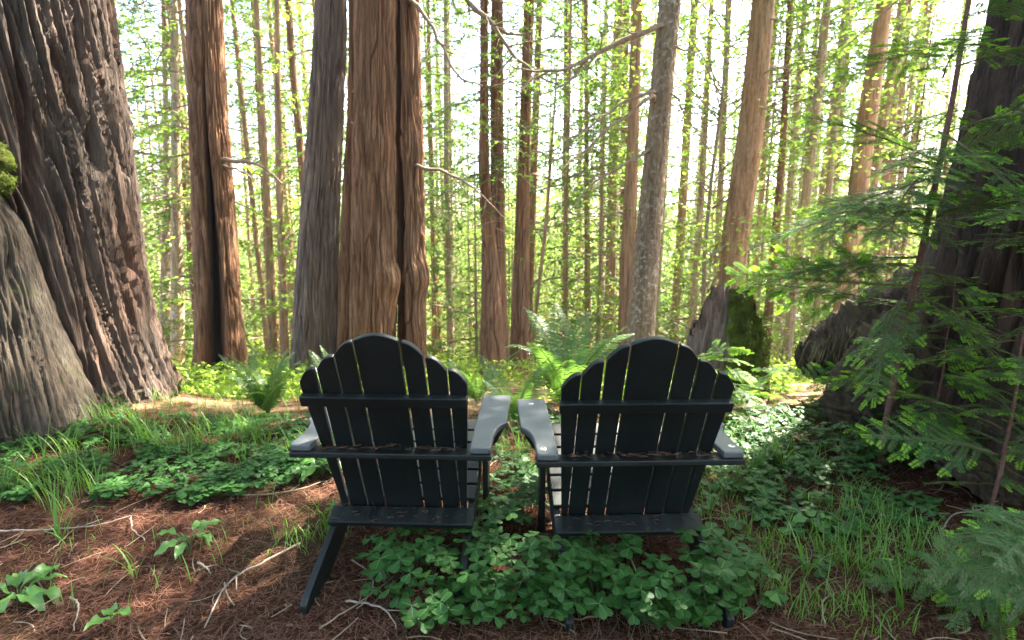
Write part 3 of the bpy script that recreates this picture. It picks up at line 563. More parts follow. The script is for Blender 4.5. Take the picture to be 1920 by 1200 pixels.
def moss_pad(seed, a0, a1, z0, r, thick=.045):
    n, k = 64, 80; a, w = np.meshgrid(np.linspace(a0, a1, n), np.linspace(0, 1, k)); z = z0 + w * (stump_top(a) + .03 - z0); u = (a - a0) / (a1 - a0)
    e = np.minimum(np.minimum(u, 1 - u) * 4, np.minimum(w * 5, (1 - w) * 14 + .2)) + 1.1 * noise(a * 2.6, z * 4.5, seed, 5) + .5 * noise(a * 8, z * 11, seed, 6) - .42
    rr = r * (1 + .22 * sstep(.35, -.2, z)) * (1 + .10 * noise(np.cos(a) * 1.6, np.sin(a) * 1.6, z * .8, 7)) - .05 * sstep(.5, .9, z)
    rr = rr + thick * np.clip(e, -1.6, .75) + .016 * noise(a * 7, z * 14, seed, 2) + .010 * noise(a * 20, z * 44, seed, 3)
    rr = rr * np.where(w > .96, .9, 1)
    v = np.stack([rr * np.cos(a), rr * np.sin(a) * .85, z], -1).reshape(-1, 3); i = np.arange(k - 1)[:, None] * n + np.arange(n - 1)[None]
    g = Geo(); g.add(v, np.stack([i, i + 1, i + n + 1, i + n], -1).reshape(-1, 4)); return fuzz(g, 5000, .020, seed, lambda p: p * [0, 0, 1])
link('moss', moss_pad(1, -1.95, -1.1, -.05, .345).mesh('moss', M_MOSS), t)
link('moss', moss_pad(2, -1.35, -.2, -.05, .345).mesh('moss', M_MOSS), t)

# ------------------------------------------------------------------ the wood down the slope
TRUNKS = []
for i, m in enumerate([M_BROWN, M_TAN, M_PALE, M_BROWN, M_RED, M_TAN]):
    sp = [(0, 0, -.6, .165), (.03, 0, 3, .14), (-.02 + .03 * i, .05, 9, .11), (.05, 0, 16, .07), (.0, .0, 24, .02)]
    g = trunk_geo(sp, 16, .22, 14, .05, .012, 400 + i, .18, .5, 4, 3)
    TRUNKS.append((g.mesh('trunk', m), stubs_geo(sp, 55, 1, 13, 420 + i, (.3, 1.5), .010).mesh('dead_twigs', M_TWIG)))
KEEP = [(o.matrix_world.translation.x if 0 else o.location.x, o.location.y) for o in C.objects if o.type == 'EMPTY' and o.get('category') == 'tree']
placed = []
def wood_tree(x, y, far):
    k = R.randrange(6); s = R.uniform(.38, .85) * (1 + y / 90); hh = R.uniform(.8, 1.2)
    bk = ('brown', 'tan', 'pale', 'brown', 'reddish', 'tan')[k]; wh = 'far down the slope' if y > 26 else 'on the slope behind the chairs'
    t = thing('conifer_tree', 'straight slender conifer with %s bark in the wood %s' % (bk, wh), 'tree', (x, y, gzs(x, y)), R.uniform(0, 6.28), 'slender %s conifers %s' % (bk, wh))
    t.rotation_euler = (R.gauss(0, .02), R.gauss(0, .02), R.uniform(0, 6.28))
    o = link('trunk', TRUNKS[k][0], t); o.scale = (s, s, hh)
    o = link('dead_twigs', TRUNKS[k][1], t, 'stuff'); o.scale = (s, s, hh)
    cs = R.uniform(.75, 1.15)
    if far: add_crown(t, CROWN_FAR[R.randrange(3)], 24 * hh * R.uniform(.12, .45), (cs, cs, 1.05 * hh), R.uniform(0, 6))
    else: add_crown(t, CROWN[R.randrange(3)], 24 * hh * R.uniform(.2, .48), (cs * .95, cs * .95, 1.1 * hh), R.uniform(0, 6))
n = 0; tries = 0
while n < 235 and tries < 9000:
    tries += 1
    y = 11 + 48 * R.random() ** 1.05; x = R.uniform(-1.12, 1.12) * y
    if any((x - a) ** 2 + (y - b) ** 2 < (.9 if y < 20 else 1.6) for a, b in placed) or any((x - a) ** 2 + (y - b) ** 2 < 1.0 for a, b in KEEP): continue
    placed.append((x, y)); wood_tree(x, y, y > 22); n += 1
for x, y, s in ((-3.3, 9.6, 1.5), (-6.3, 10.5, 1.7), (-7.9, 12.5, 1.8), (1.2, 11.2, 1.5), (4.9, 13.5, 1.9), (7.6, 11.5, 1.7), (-2.6, 12, 1.9), (9.5, 12.5, 1.8), (3.0, 15, 2), (-5.2, 14.5, 2)):
    t = thing('young_conifer', 'tall young conifer with soft boughs to the ground among the nearer trunks', 'young tree', (x, y, gzs(x, y) - .1), R.uniform(0, 6), 'tall young conifers among the nearer trunks')
    add_crown(t, UNDER[R.randrange(3)], .3, (s, s, s * 1.25), 0); o = link('trunk', TRUNKS[R.randrange(6)][0], t); o.scale = (.3 * s, .3 * s, .28 * s); placed.append((x, y))
n = 0; tries = 0
while n < 100 and tries < 5000:                                       # young growth that carries green to the ground
    tries += 1
    y = 9 + 26 * R.random() ** 1.2; x = R.uniform(-1.1, 1.1) * y
    if any((x - a) ** 2 + (y - b) ** 2 < .5 for a, b in placed + KEEP): continue
    placed.append((x, y)); n += 1; s = R.uniform(.8, 1.6) * (1 + y / 60)
    if R.random() < .8:
        t = thing('young_conifer', 'young feathery conifer in the sunlit understorey down the slope', 'young tree', (x, y, gzs(x, y) - .1), R.uniform(0, 6), 'young conifers of the understorey')
        add_crown(t, UNDER[R.randrange(3)], .15, (s, s, s), 0); g = None
        o = link('trunk', TRUNKS[R.randrange(6)][0], t); o.scale = (.2 * s, .2 * s, .22 * s)
    else:
        t = thing('understorey_tree', 'small broad leaved tree in the sunlit understorey down the slope', 'young tree', (x, y, gzs(x, y) - .1), R.uniform(0, 6), 'broad leaved trees of the understorey')
        add_crown(t, BROADC[R.randrange(2)], 0, (s, s, s), 0)
t = thing('conifer_tree', 'unseen conifer added beyond the dark giant redwood to shade the right sorrel', 'tree', (6.0, 6.3, gzs(6.0, 6.3))); o = link('trunk', TRUNKS[1][0], t); o.scale = (1.6, 1.6, 1); add_crown(t, CROWN[0], 5.2, (1.15, 1.15, 1.0), 2); add_crown(t, CROWN[2], 8, (1.2, 1.2, 1.2), 2)  # out-of-view tree added to keep direct sun off the right sorrel
for (x, y) in ((-4.5, -3.5), (-1.2, -4.6), (2.4, -3.8), (5.5, -1.5), (-7, .5), (0, -8), (-5, -8), (5, -7)):  # unseen low-crowned trees added to keep skylight off the chair backs
    t = thing('conifer_tree', 'unseen conifer added behind the camera to block skylight from behind', 'tree', (x, y, gzs(x, y)), 0, 'conifers added behind the viewer')
    o = link('trunk', TRUNKS[0][0], t); o.scale = (2, 2, 1.1); add_crown(t, CROWN[R.randrange(3)], 2.2, (1.5, 1.5, 1.7), R.uniform(0, 6)); add_crown(t, CROWN[R.randrange(3)], 1.6, (1.2, 1.2, .8), R.uniform(0, 6))
# the far hillside wood reads as one mass
def far_wood():
    rg = np.random.default_rng(5); n = 110000; y = rg.uniform(40, 130, n); x = rg.uniform(-1.25, 1.25, n) * y
    cl = noise(x * .18, y * .18, 0, 3); h = rg.random(n) ** .8 * (15 + 11 * cl); p = np.stack([x, y, gz(x, y) + h], 1)
    q = noise(x * .35, y * .35, h * .22, 9); p = p[q > -.05]; n = len(p)
    d = nrm(rg.normal(0, 1, (n, 3)) * [1, 1, .5]); L = rg.uniform(.5, 1.2, n); g = Geo(); leaf_quads(g, p, d, nrm(np.cross(d, rg.normal(0, 1, (n, 3)))), L, L * .6, 0)
    o = link('distant_forest', g.mesh('distant_forest', M_NEEDLE_BG, False)); o['kind'] = 'stuff'
far_wood()
# low green cover on the slope between the trunks
def slope_cover():
    rg = np.random.default_rng(15); n = 110000; y = 4.4 + 34 * rg.random(n) ** 1.6; x = rg.uniform(-1.1, 1.1, n) * y
    k = noise(x * .5, y * .5, 0, 31) > -.12; x, y = x[k], y[k]; n = len(x)
    sc = .35 + y / 22; p = np.stack([x, y, gz(x, y) + rg.random(n) ** 2 * .5 * sc], 1); d = nrm(rg.normal(0, 1, (n, 3)) * [1, 1, .6]); L = rg.uniform(.04, .09, n) * (.6 + y / 14)
    g = Geo(); leaf_quads(g, p, d, nrm(np.cross(d, np.array([0, 0, 1.]) + rg.normal(0, .5, (n, 3)))), L, L * .5, 0)
    o = link('undergrowth', g.mesh('undergrowth', M_LIME_BG, False)); o['kind'] = 'stuff'
slope_cover()

# ------------------------------------------------------------------ chairs
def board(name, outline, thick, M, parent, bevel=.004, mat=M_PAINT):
    """outline (u,v) extruded along +w by thick, mapped by 4x4 M"""
    bm = bmesh.new(); vs_ = [bm.verts.new((u, v, 0)) for u, v in outline]; f = bm.faces.new(vs_)
    r = bmesh.ops.extrude_face_region(bm, geom=[f]); bmesh.ops.translate(bm, verts=[e for e in r['geom'] if isinstance(e, bmesh.types.BMVert)], vec=(0, 0, thick))
    bmesh.ops.recalc_face_normals(bm, faces=bm.faces)
    sharp = [e for e in bm.edges if len(e.link_faces) == 2 and e.calc_face_angle() > .5]
    bmesh.ops.bevel(bm, geom=sharp, offset=bevel, segments=2, profile=.6, affect='EDGES')
    bmesh.ops.transform(bm, matrix=M, verts=bm.verts)
    if M.determinant() < 0: bmesh.ops.reverse_faces(bm, faces=bm.faces)
    me = bpy.data.meshes.new(name); bm.to_mesh(me); bm.free(); me.materials.append(mat)
    for p in me.polygons: p.use_smooth = p.area < .0006
    return link(name, me, parent)
def basis(o, u, v, w): return Matrix(((u[0], v[0], w[0], o[0]), (u[1], v[1], w[1], o[1]), (u[2], v[2], w[2], o[2]), (0, 0, 0, 1)))
rect = lambda a, b, c, d: [(a, c), (b, c), (b, d), (a, d)]
REC = math.atan(.375); UP = (0, -math.sin(REC), math.cos(REC)); OUT = (0, -math.cos(REC), -math.sin(REC))   # back plane axes
def back_pt(z): return .36 - .375 * (z - .2)
def chair(label, loc, rz, screws, seed, group):
    rg = random.Random(seed); t = thing('adirondack_chair', label, 'chair', loc, rz, None)
    Mb = basis((0, back_pt(.185), .185), (1, 0, 0), UP, (-OUT[0], -OUT[1], -OUT[2]))   # u right, v up the back, w to the front
    LT = (.97 - .185) / math.cos(REC)                                 # length to the crest
    def arc(x0, y0, x1, y1, bul, n=7):
        return [(x0 + (x1 - x0) * i / n, y0 + (y1 - y0) * i / n + bul * math.sin(PI * i / n)) for i in range(n + 1)]
    slats = [[(-.0728, 0), (.0728, 0)] + arc(.0728, LT - .022, -.0728, LT - .022, .021, 10),
             [(.0808, 0), (.1456, 0)] + arc(.1456, LT - .078, .0808, LT - .026, .012),
             [(.1536, 0), (.2184, 0), (.2184, LT - .150)] + arc(.2184, LT - .138, .1536, LT - .086, .017),
             [(.2264, 0), (.247, 0), (.285, .55 / math.cos(REC)), (.287, LT - .200)] + arc(.286, LT - .190, .2264, LT - .136, .017)]
    for i, o in enumerate(slats):
        for s in ((1,) if i == 0 else (1, -1)):
            j = rg.uniform(-.002, .002)
            board('back_slat', [(u * s + j, v) for u, v in o][::s], .019, Mb, t, .003)
    # upper rail on the rear face of the slats
    vr = (.712 - .185) / math.cos(REC)
    Mr = basis((0, back_pt(.185) + OUT[1] * .0005, .185 + OUT[2] * .0005), (1, 0, 0), UP, OUT)
    board('back_rail', rect(-.29, .285, vr, vr + .040), .028, Mr, t, .004)
    X, Y, Z = (1, 0, 0), (0, 1, 0), (0, 0, 1)
    board('arm_support', rect(-.362, .362, .172, .236), .022, basis((0, 0, .500), X, Y, Z), t, .005)
    arm = [(.286, .177), (.352, .177), (.361, .186), (.361, .29), (.364, .33), (.372, .37), (.386, .405), (.404, .43), (.406, .76), (.396, .772), (.286, .772), (.278, .76), (.280, .45)]
    for s in (1, -1):
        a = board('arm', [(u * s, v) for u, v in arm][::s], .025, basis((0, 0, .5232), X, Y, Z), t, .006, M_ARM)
        for (sx, sy, sd) in screws:
            if sd != s: continue
            g = Geo(); th = np.arange(20) * 2 * PI / 20
            for r, z, m in ((.0125, .5490, 0),):
                v = np.concatenate([[[0, 0, z + .0012]], np.stack([r * .75 * np.cos(th), r * .75 * np.sin(th), 0 * th + z + .001], 1), np.stack([r * np.cos(th), r * np.sin(th), 0 * th + z - .0006], 1)]); k = np.arange(20)
                g.add(v, np.stack([0 * k, 1 + k, 1 + (k + 1) % 20], 1), 0); g.f.append((np.stack([1 + k, 21 + k, 21 + (k + 1) % 20, 1 + (k + 1) % 20], 1), 0))
            g.add(np.stack([.0035 * np.cos(th), .0035 * np.sin(th), 0 * th + .5508], 1), np.arange(20)[None, :], 1)
            for v in g.v: v += np.array([sx * s, sy, 0])
            link('screw', g.mesh('screw', [M_SILVER, M_HOLE]), a)
        # front leg, bracket, side rail / rear leg
        board('front_leg', rect(.585, .675, -.02, .5225), .024, basis((s * .288 if s > 0 else -.312, 0, 0), Y, Z, X), t, .005)
        br = [(.60, .5225), (.66, .5225), (.655, .44), (.64, .37), (.615, .36), (.605, .40)]
        board('arm_bracket', [(.3125, .52), (.398, .52), (.392, .47), (.37, .42), (.345, .375), (.3125, .35)] if s > 0 else [(-u, v) for u, v in [(.3125, .52), (.398, .52), (.392, .47), (.37, .42), (.345, .375), (.3125, .35)]][::-1], .024, basis((0, .642, 0), X, Z, (0, -1, 0)), t, .004)
        rail = [(-.005, .012), (.03, -.02), (.10, -.02), (.80, .27), (.82, .30), (.80, .372), (.78, .374), (.02, .070), (-.004, .052)]
        board('rear_leg', rail, .026, basis((s * .250 if s > 0 else -.276, 0, 0), Y, Z, X), t, .006)
    sl = math.atan(.4); Us = (0, math.cos(sl), math.sin(sl)); Ns = (0, -math.sin(sl), math.cos(sl))
    board('rear_board', rect(-.281, .281, 0, .080), .022, basis((0, .274, .0655 + .4 * .274), X, Us, Ns), t, .004)
    for k in range(6):
        y0 = .392 + k * .073
        board('seat_slat', rect(-.278, .278, 0, .068), .02, basis((0, y0, .0655 + .4 * y0), X, Us, Ns), t, .004)
    board('seat_apron', rect(-.276, .276, .27, .372), .02, basis((0, .845, 0), X, Z, (0, -1, 0)), t, .004)
    return t
CH_L = ((-.442, 1.518, 0), math.radians(-2.363)); CH_R = ((.451, 1.462, 0), math.radians(1.812))
chair('dark green wooden slatted chair on the left, its arms without visible screws', *CH_L, [], 3, None)
chair('dark green wooden slatted chair on the right, silver screws in its arms', *CH_R, [(.335, .225, -1), (.345, .70, -1), (.335, .225, 1)], 4, None)
def chair_litter():
    rg = np.random.default_rng(8); g = Geo()
    for loc, rz in (CH_L, CH_R):
        c, s = math.cos(rz), math.sin(rz)
        for (n, x0, x1, y0, y1, z) in ((80, -.28, .27, .19, .232, .5245), (34, -.26, .26, .27, .345, .207)):
            for _ in range(n):
                x, y = rg.uniform(x0, x1), rg.uniform(y0, y1); zz = z + rg.uniform(0, .008) + (.4 * (y - .30) if z < .4 else 0); a = rg.uniform(0, 6.3); L = rg.uniform(.01, .035); u = np.linspace(-.5, .5, 3)
                px = x + np.cos(a) * L * u; py = y + np.sin(a) * L * u * .5
                w = np.stack([loc[0] + px * c - py * s, loc[1] + px * s + py * c, zz + .003 * (1 - 4 * u * u)], 1); tube(g, w, .0011, 3)
    o = link('fallen_needles', g.mesh('fallen_needles', M_DUFF)); o['kind'] = 'stuff'
chair_litter()

# ------------------------------------------------------------------ forest litter
def litter():
    rg = np.random.default_rng(12); n = 95000
    y = .9 + 3.6 * rg.random(n) ** 1.25; x = rg.uniform(-1.15, 1.15, n) * (y + .35); a = rg.uniform(0, 2 * PI, n); L = rg.uniform(.010, .05, n) * rg.choice([1, 1, 1, 2.0], n); w = rg.uniform(.0005, .0012, n)
    dx, dy = np.cos(a), np.sin(a); k = rg.normal(0, .10, n); V = []
    hz = rg.uniform(.005, .017, n); tl = rg.normal(0, .07, n)
    for q, u in enumerate((-.5, 0, .5)):
        px = x + dx * L * u - dy * L * k * (u * u); py = y + dy * L * u + dx * L * k * (u * u); pz = hz + tl * L * u + .06 * L * (.25 - u * u)
        for s in (-1, 1): V.append(np.stack([px - dy * w * s * (1.1 - abs(u)), py + dx * w * s * (1.1 - abs(u)), pz], 1))
    z = gz(x, y); V = np.stack(V, 1); V[..., 2] += z[:, None]; b = np.arange(n)[:, None] * 6
    f = np.concatenate([b + [0, 1, 3, 2], b + [2, 3, 5, 4]]); g = Geo(); g.add(V.reshape(-1, 3), f)
    for _ in range(1100):                                            # bark chips
        yy = 1.1 + 2.6 * rg.random() ** 1.3; xx = rg.uniform(-1.1, 1.1) * (yy + .2); a = rg.uniform(0, 6.3); L, W, H = rg.uniform(.004, .013), rg.uniform(.002, .005), rg.uniform(.001, .004)
        c, s_ = math.cos(a), math.sin(a); q = np.array([(-1, -1), (1, -.7), (.8, 1), (-.9, .8)]) * [L, W]; p = np.stack([xx + q[:, 0] * c - q[:, 1] * s_, yy + q[:, 0] * s_ + q[:, 1] * c], 1); z0 = gzs(xx, yy) + .012; tz = rg.normal(0, .006, 4)
        v = np.vstack([np.column_stack([p, z0 + tz]), np.column_stack([p, z0 + tz + H])]); g.add(v, [[4, 5, 6, 7], [0, 1, 5, 4], [1, 2, 6, 5], [2, 3, 7, 6], [3, 0, 4, 7]])
    for _ in range(320):                                             # twiglets
        yy = 1.1 + 2.6 * rg.random() ** 1.3; xx = rg.uniform(-1.1, 1.1) * (yy + .2); a = rg.uniform(0, 6.3); L = rg.uniform(.05, .2); u = np.linspace(-.5, .5, 6); k_ = rg.normal(0, .35)
        px = xx + math.cos(a) * L * u - math.sin(a) * k_ * L * u * u; py = yy + math.sin(a) * L * u + math.cos(a) * k_ * L * u * u; tube(g, np.stack([px, py, gz(px, py) + .016 + rg.uniform(-.05, .05) * u * L], 1), rg.uniform(.0012, .0028), 4, 1)
    # dead feathery redwood sprigs
    for _ in range(420):
        yy = 1.2 + 2.4 * rg.random() ** 1.3; xx = rg.uniform(-1.1, 1.1) * (yy + .2); aa = rg.uniform(0, 6.28); LL = rg.uniform(.05, .14); s = np.linspace(0, 1, 12); cu = rg.normal(0, .3)
        px = xx + math.cos(aa) * LL * s - math.sin(aa) * cu * LL * s * s; py = yy + math.sin(aa) * LL * s + math.cos(aa) * cu * LL * s * s; pz = gz(px, py) + .014 + .01 * np.sin(s * 3)
        P = np.stack([px, py, pz], 1); tube(g, P[::3], .0013, 3); T = nrm(np.gradient(P, axis=0)); S = np.stack([-T[:, 1], T[:, 0], 0 * s], 1)
        for e in (-1, 1): leaf_quads(g, P, nrm(T * .7 + S * e), np.tile([0, 0, 1.], (12, 1)) * .4 + T * .6, np.full(12, .012) * (1.1 - .5 * s), np.full(12, .003))
    o = link('needle_litter', g.mesh('needle_litter', [M_DUFF, M_TWIG], False)); o['kind'] = 'stuff'
litter()
STICKS = [
 ([(-.631,1.811),(-.546,1.732),(-.506,1.660),(-.499,1.580),(-.529,1.530)], .0045, 'pale curved twig hooking round below the left chair, between its rear legs', 1),
 ([(-.575,1.572),(-.474,1.542),(-.408,1.494),(-.369,1.438)], .0055, 'grey brown twig crossing the curved one at the bottom, left of the clover', 1),
 ([(-.88,1.93),(-.973,1.779),(-1.032,1.660),(-1.000,1.460)], .007, 'long grey stick running towards the camera left of the left chair foot', 1),
 ([(-.622,1.449),(-.570,1.501),(-.503,1.580),(-.441,1.717)], .0045, 'dark twig slanting up under the left chair seat', 0),
 ([(-1.399,2.306),(-1.198,2.296),(-1.063,2.347),(-.968,2.467)], .006, 'brown curved stick on the needles left of the left chair seat', 0),
 ([(-2.195,1.988),(-2.005,1.981),(-1.802,2.012),(-1.698,2.089)], .006, 'long thin grey stick lying below the left sorrel carpet', 1),
 ([(-1.693,2.077),(-1.605,1.969),(-1.513,1.914)], .005, 'small white bent twig just in front of the left sorrel carpet', 1),
 ([(-1.221,1.785),(-1.171,1.748),(-1.127,1.717)], .006, 'short pink brown stick below the small leafy plant', 1),
 ([(-1.548,1.592),(-1.478,1.542),(-1.417,1.449)], .005, 'pale twig standing out beside the large leaves at bottom left', 1),
 ([(-1.859,1.844),(-1.847,1.878),(-1.885,2.028)], .004, 'thin upright twig at the far left above the large leaves', 0),
 ([(1.659,2.137),(1.674,2.089),(1.753,2.068)], .008, 'short tan stick in the grass right of the right chair', 1),
 ([(1.857,2.008),(1.991,2.110),(2.163,2.154),(2.401,2.247)], .005, 'pale arched twig near the right edge under the fir sprays', 1),
 ([(1.722,1.748),(1.752,1.703),(1.785,1.654)], .008, 'short white stick at the lower right among fir sprays', 1),
 ([(1.018,1.460),(1.066,1.554),(1.153,1.606)], .004, 'brown curled twig at the bottom right of the right chair leg', 0),
 ([(1.298,2.145),(1.365,2.177),(1.408,2.200)], .008, 'dark short stick in the grass beside the right chair', 0),
 ([(.05,2.845),(-.06,2.77),(-.15,2.6)], .006, 'brown stick lying between the two chair arms', 0),
 ([(.326,1.530),(.212,1.483),(.107,1.506)], .004, 'thin brown twig in front of the clover at the bottom centre', 0)]
for i, (pts, r, lb, pale) in enumerate(STICKS):
    p = curve([(x, y, gzs(x, y) + .016) for x, y in pts], 22); p[:, 2] += .010 * np.sin(np.linspace(0, 3, 22)) + .006 * noise(np.arange(22) * .4, i, 0, 2); p[:, :2] += .008 * np.stack([noise(np.arange(22) * .35, i, 1, 3), noise(np.arange(22) * .35, i, 5, 4)], 1)
    g = Geo(); tube(g, p, r * .75 * np.linspace(1, .45, 22), 7, wob=.3, seed=i)
    if len(pts) > 3:
        q = p[12]; d = nrm(p[14] - p[12] + np.array([p[12, 1] - p[14, 1], p[14, 0] - p[12, 0], 0]) * .9); tube(g, q + d * np.linspace(0, .08, 5)[:, None], r * .45 * np.linspace(1, .5, 5), 5)
    loc = p[0].copy(); o = link('fallen_stick', local(g, loc).mesh('fallen_stick', M_TWIGP if pale else M_TWIG)); o.location = loc; tag(o, lb, 'stick')

# ------------------------------------------------------------------ sorrel
def leaflet_geo(fold, seed):
    """heart-shaped leaflet along +x, unit length, with pale midrib"""
    half = [(0, 0), (.22, .20), (.45, .40), (.70, .52), (.90, .48), (1.0, .30), (.96, .10), (.88, 0)]
    V, F = [], []; mid = [(0, 0), (.22, .0), (.45, .0), (.66, .0), (.80, 0), (.87, .0), (.88, 0), (.88, 0)]
    g = Geo()
    for s in (1, -1):
        a = np.array([(x, y * s, abs(y) * fold - .12 * x * x + .02 * math.sin(9 * x + seed)) for x, y in half]); m = np.array([(x, .012 * s, -.12 * x * x) for x, y in mid])
        n = len(half); v = np.concatenate([m, a]); k = np.arange(n - 2); f = np.stack([k, k + 1, n + k + 1, n + k], 1)
        g.add(v, f[:, ::s] if s > 0 else f[:, ::-1], 0)
    ms = np.array([(x, 0, -.12 * x * x + .004) for x, _ in mid[:6]]); w = np.array([.035, .03, .025, .02, .012, .006])
    v = np.concatenate([ms + np.stack([0 * w, w, 0 * w], 1), ms - np.stack([0 * w, w, 0 * w], 1)]); k = np.arange(5); g.add(v, np.stack([k, 6 + k, 7 + k, k + 1], 1), 1)
    return g
LEAFLET = [leaflet_geo(f, i) for i, f in enumerate((.16, .05, -.08))]
LEAFLET_ME = [g.mesh('leaflet', [M_SORREL, M_VEIN], True) for g in LEAFLET]
SSTEM = []
for i in range(4):
    g = Geo(); s = np.linspace(0, 1, 6); tube(g, np.stack([.55 * (1 - s) ** 1.5 * (i - 1.5), .5 * np.sin(s * 2) * (i % 2 - .5) * (1 - s), s - 1], 1), .009 * (1.2 - .4 * s), 4); SSTEM.append((g, g.mesh('sorrel_plant', M_SSTEM)))
rgS = np.random.default_rng(77)
PATCH = [(-.12, 1.53, .38, .11, 60, .08), (.36, 1.51, .42, .10, 80, .10), (-.10, 1.72, .48, .24, 120, .14), (.42, 1.60, .40, .20, 130, .17), (.0, 2.05, .17, .38, 80, .13), (.02, 2.7, .15, .3, 24, .10), (.80, 1.62, .14, .16, 16, .10),
         (-1.9, 2.50, .80, .34, 900, .06), (-1.25, 2.72, .32, .22, 230, .05), (-2.5, 2.75, .5, .3, 300, .06), (-1.0, 2.55, .16, .2, 26, .09),
         (2.15, 3.05, .75, .50, 1000, .12), (1.35, 2.75, .45, .40, 300, .08), (1.2, 3.3, .5, .4, 220, .1), (1.1, 2.1, .35, .4, 50, .06), (-2.2, 3.1, .6, .3, 90, .06), (-.7, 3.1, .5, .3, 120, .08), (-1.7, 3.2, .8, .28, 420, .06), (-2.6, 3.2, .6, .3, 200, .06), (1.55, 2.35, .45, .45, 130, .05), (1.75, 2.8, .5, .35, 320, .09), (1.1, 2.6, .3, .4, 160, .07), (-.05, 2.35, .16, .3, 60, .12), (.55, 3.3, .6, .4, 160, .1)]
cand = []
for (cx, cyy, rx, ry, n, h) in PATCH:
    for _ in range(n):
        a = rgS.uniform(0, 6.28); q = math.sqrt(rgS.random()); x, y = cx + rx * q * math.cos(a), cyy + ry * q * math.sin(a)
        if noise(x * 3, y * 3, .2, 51) < -.28: continue
        cand.append((x, y, h * rgS.uniform(.55, 1.3), (cx, cyy)))
def on_screen(x, y): return y > 1.42 and abs(x) < 1.03 * y + .1
cand.sort(key=lambda c: c[0] ** 2 + c[1] ** 2 + (0 if on_screen(c[0], c[1]) else 99))
pos_used = []
stuffS = Geo()
for i, (x, y, h, pc) in enumerate(cand):
    size = rgS.uniform(.032, .050) if y < 2.3 else rgS.uniform(.018, .034); rz = rgS.uniform(0, 6.28); tx, ty = rgS.normal(.0, .2), rgS.normal(0, .2)
    M = Matrix.Translation((x, y, gzs(x, y) + h)) @ Euler((tx, ty, rz)).to_matrix().to_4x4(); k = rgS.integers(0, 3)
    zz = gzs(x, y)
    if i < 295:
        o = link('sorrel_plant', SSTEM[i % 4][1]); o.matrix_world = Matrix.Translation((x, y, zz + h)) @ Euler((0, 0, rz)).to_matrix().to_4x4(); o.scale = (.12, .12, h + .01)
        root = o
        where = 'in the clump under the right chair' if pc[0] in (.42, .36) else 'in the clump between the two chairs' if abs(pc[0]) < .13 else 'beside the right chair' if pc[0] > 0 else 'left of the left chair'
        tag(o, 'three leaved green sorrel on a thin stem ' + where, 'clover', 'sorrel ' + where)
        # children cancel the stem's stretch
        for j in range(3):
            c = link('leaflet', LEAFLET_ME[(k + (j == 1)) % 3], o); W = M @ Euler((0, rgS.normal(.0, .10), j * 2.094 + rgS.normal(0, .08))).to_matrix().to_4x4() @ Matrix.Scale(size * rgS.uniform(.9, 1.08), 4)
            c.matrix_parent_inverse = (Matrix.Translation((x, y, zz + h)) @ Euler((0, 0, rz)).to_matrix().to_4x4() @ Matrix.Diagonal((.12, .12, h + .01, 1))).inverted(); c.matrix_world = W; c.matrix_basis = W
    else:
        for j in range(3): stuffS.merge(LEAFLET[(k + (j == 1)) % 3], M @ Euler((0, rgS.normal(0, .1), j * 2.094 + rgS.normal(0, .1))).to_matrix().to_4x4() @ Matrix.Scale(size * rgS.uniform(.85, 1.1), 4))
        if y < 2.8: stuffS.merge(SSTEM[i % 4][0], Matrix.Translation((x, y, zz + h)) @ Matrix.Diagonal((.12, .12, h + .01, 1)), 2)
o = link('ground_clover', stuffS.mesh('ground_clover', [M_SORREL, M_VEIN, M_SSTEM], True)); o['kind'] = 'stuff'

# ------------------------------------------------------------------ grass
def blades(g, rg, n, cx, cyy, rx, ry, L0, L1, w=.0017, mat=0, rel=False):
    a = rg.uniform(0, 6.28, n); q = np.sqrt(rg.random(n)); x = cx + rx * q * np.cos(a); y = cyy + ry * q * np.sin(a)
    if not rel:
        k = noise(x * 4, y * 4, 0, 61) > -.1; x, y = x[k], y[k]; n = len(x)
    az = rg.uniform(0, 6.28, n); L = rg.uniform(L0, L1, n); be = rg.uniform(.25, 1.15, n); ww = w * rg.uniform(.6, 1.4, n)
    z0 = np.zeros(n) if rel else gz(x, y); dx, dy = np.cos(az), np.sin(az); V = []
    for s in np.linspace(0, 1, 6):
        th = be * 1.5 * s; h = L * (np.sin(th) / (be * 1.5)); o = L * ((1 - np.cos(th)) / (be * 1.5)) + .12 * L * s
        wd = ww * (1 - s) ** .6 * (.6 + .8 * min(s * 3, 1)) if s < 1 else ww * .05
        for e in (-1, 1): V.append(np.stack([x + dx * o - dy * wd * e, y + dy * o + dx * wd * e, z0 + h], 1))
    V = np.stack(V, 1); b = np.arange(n)[:, None] * 12; f = np.concatenate([b + [2 * i, 2 * i + 1, 2 * i + 3, 2 * i + 2] for i in range(5)]); g.add(V.reshape(-1, 3), f, mat)
rgG = np.random.default_rng(31); gg = Geo()
for a in [(700, -2.4, 3.05, .75, .35, .10, .26), (500, -1.7, 2.95, .6, .3, .08, .22), (420, -2.35, 2.35, .35, .35, .10, .28), (220, -1.15, 3.0, .4, .3, .08, .2), (1100, 1.35, 2.05, .5, .6, .05, .16), (1000, 1.7, 1.8, .5, .4, .04, .15), (500, 1.15, 1.65, .3, .25, .04, .12), (350, 1.6, 2.9, .5, .4, .10, .28),
          (250, 1.0, 2.5, .3, .5, .08, .2), (160, -.85, 2.0, .16, .16, .06, .16), (120, .02, 2.95, .12, .25, .08, .2), (600, -.3, 3.6, 1.6, .5, .08, .26), (1300, -2.7, 4.1, 1.1, .8, .06, .2), (300, 1.2, 3.7, .8, .5, .08, .25), (130, -1.4, 1.9, .6, .4, .05, .14), (90, .9, 1.6, .2, .15, .05, .15)]:
    blades(gg, rgG, *a)
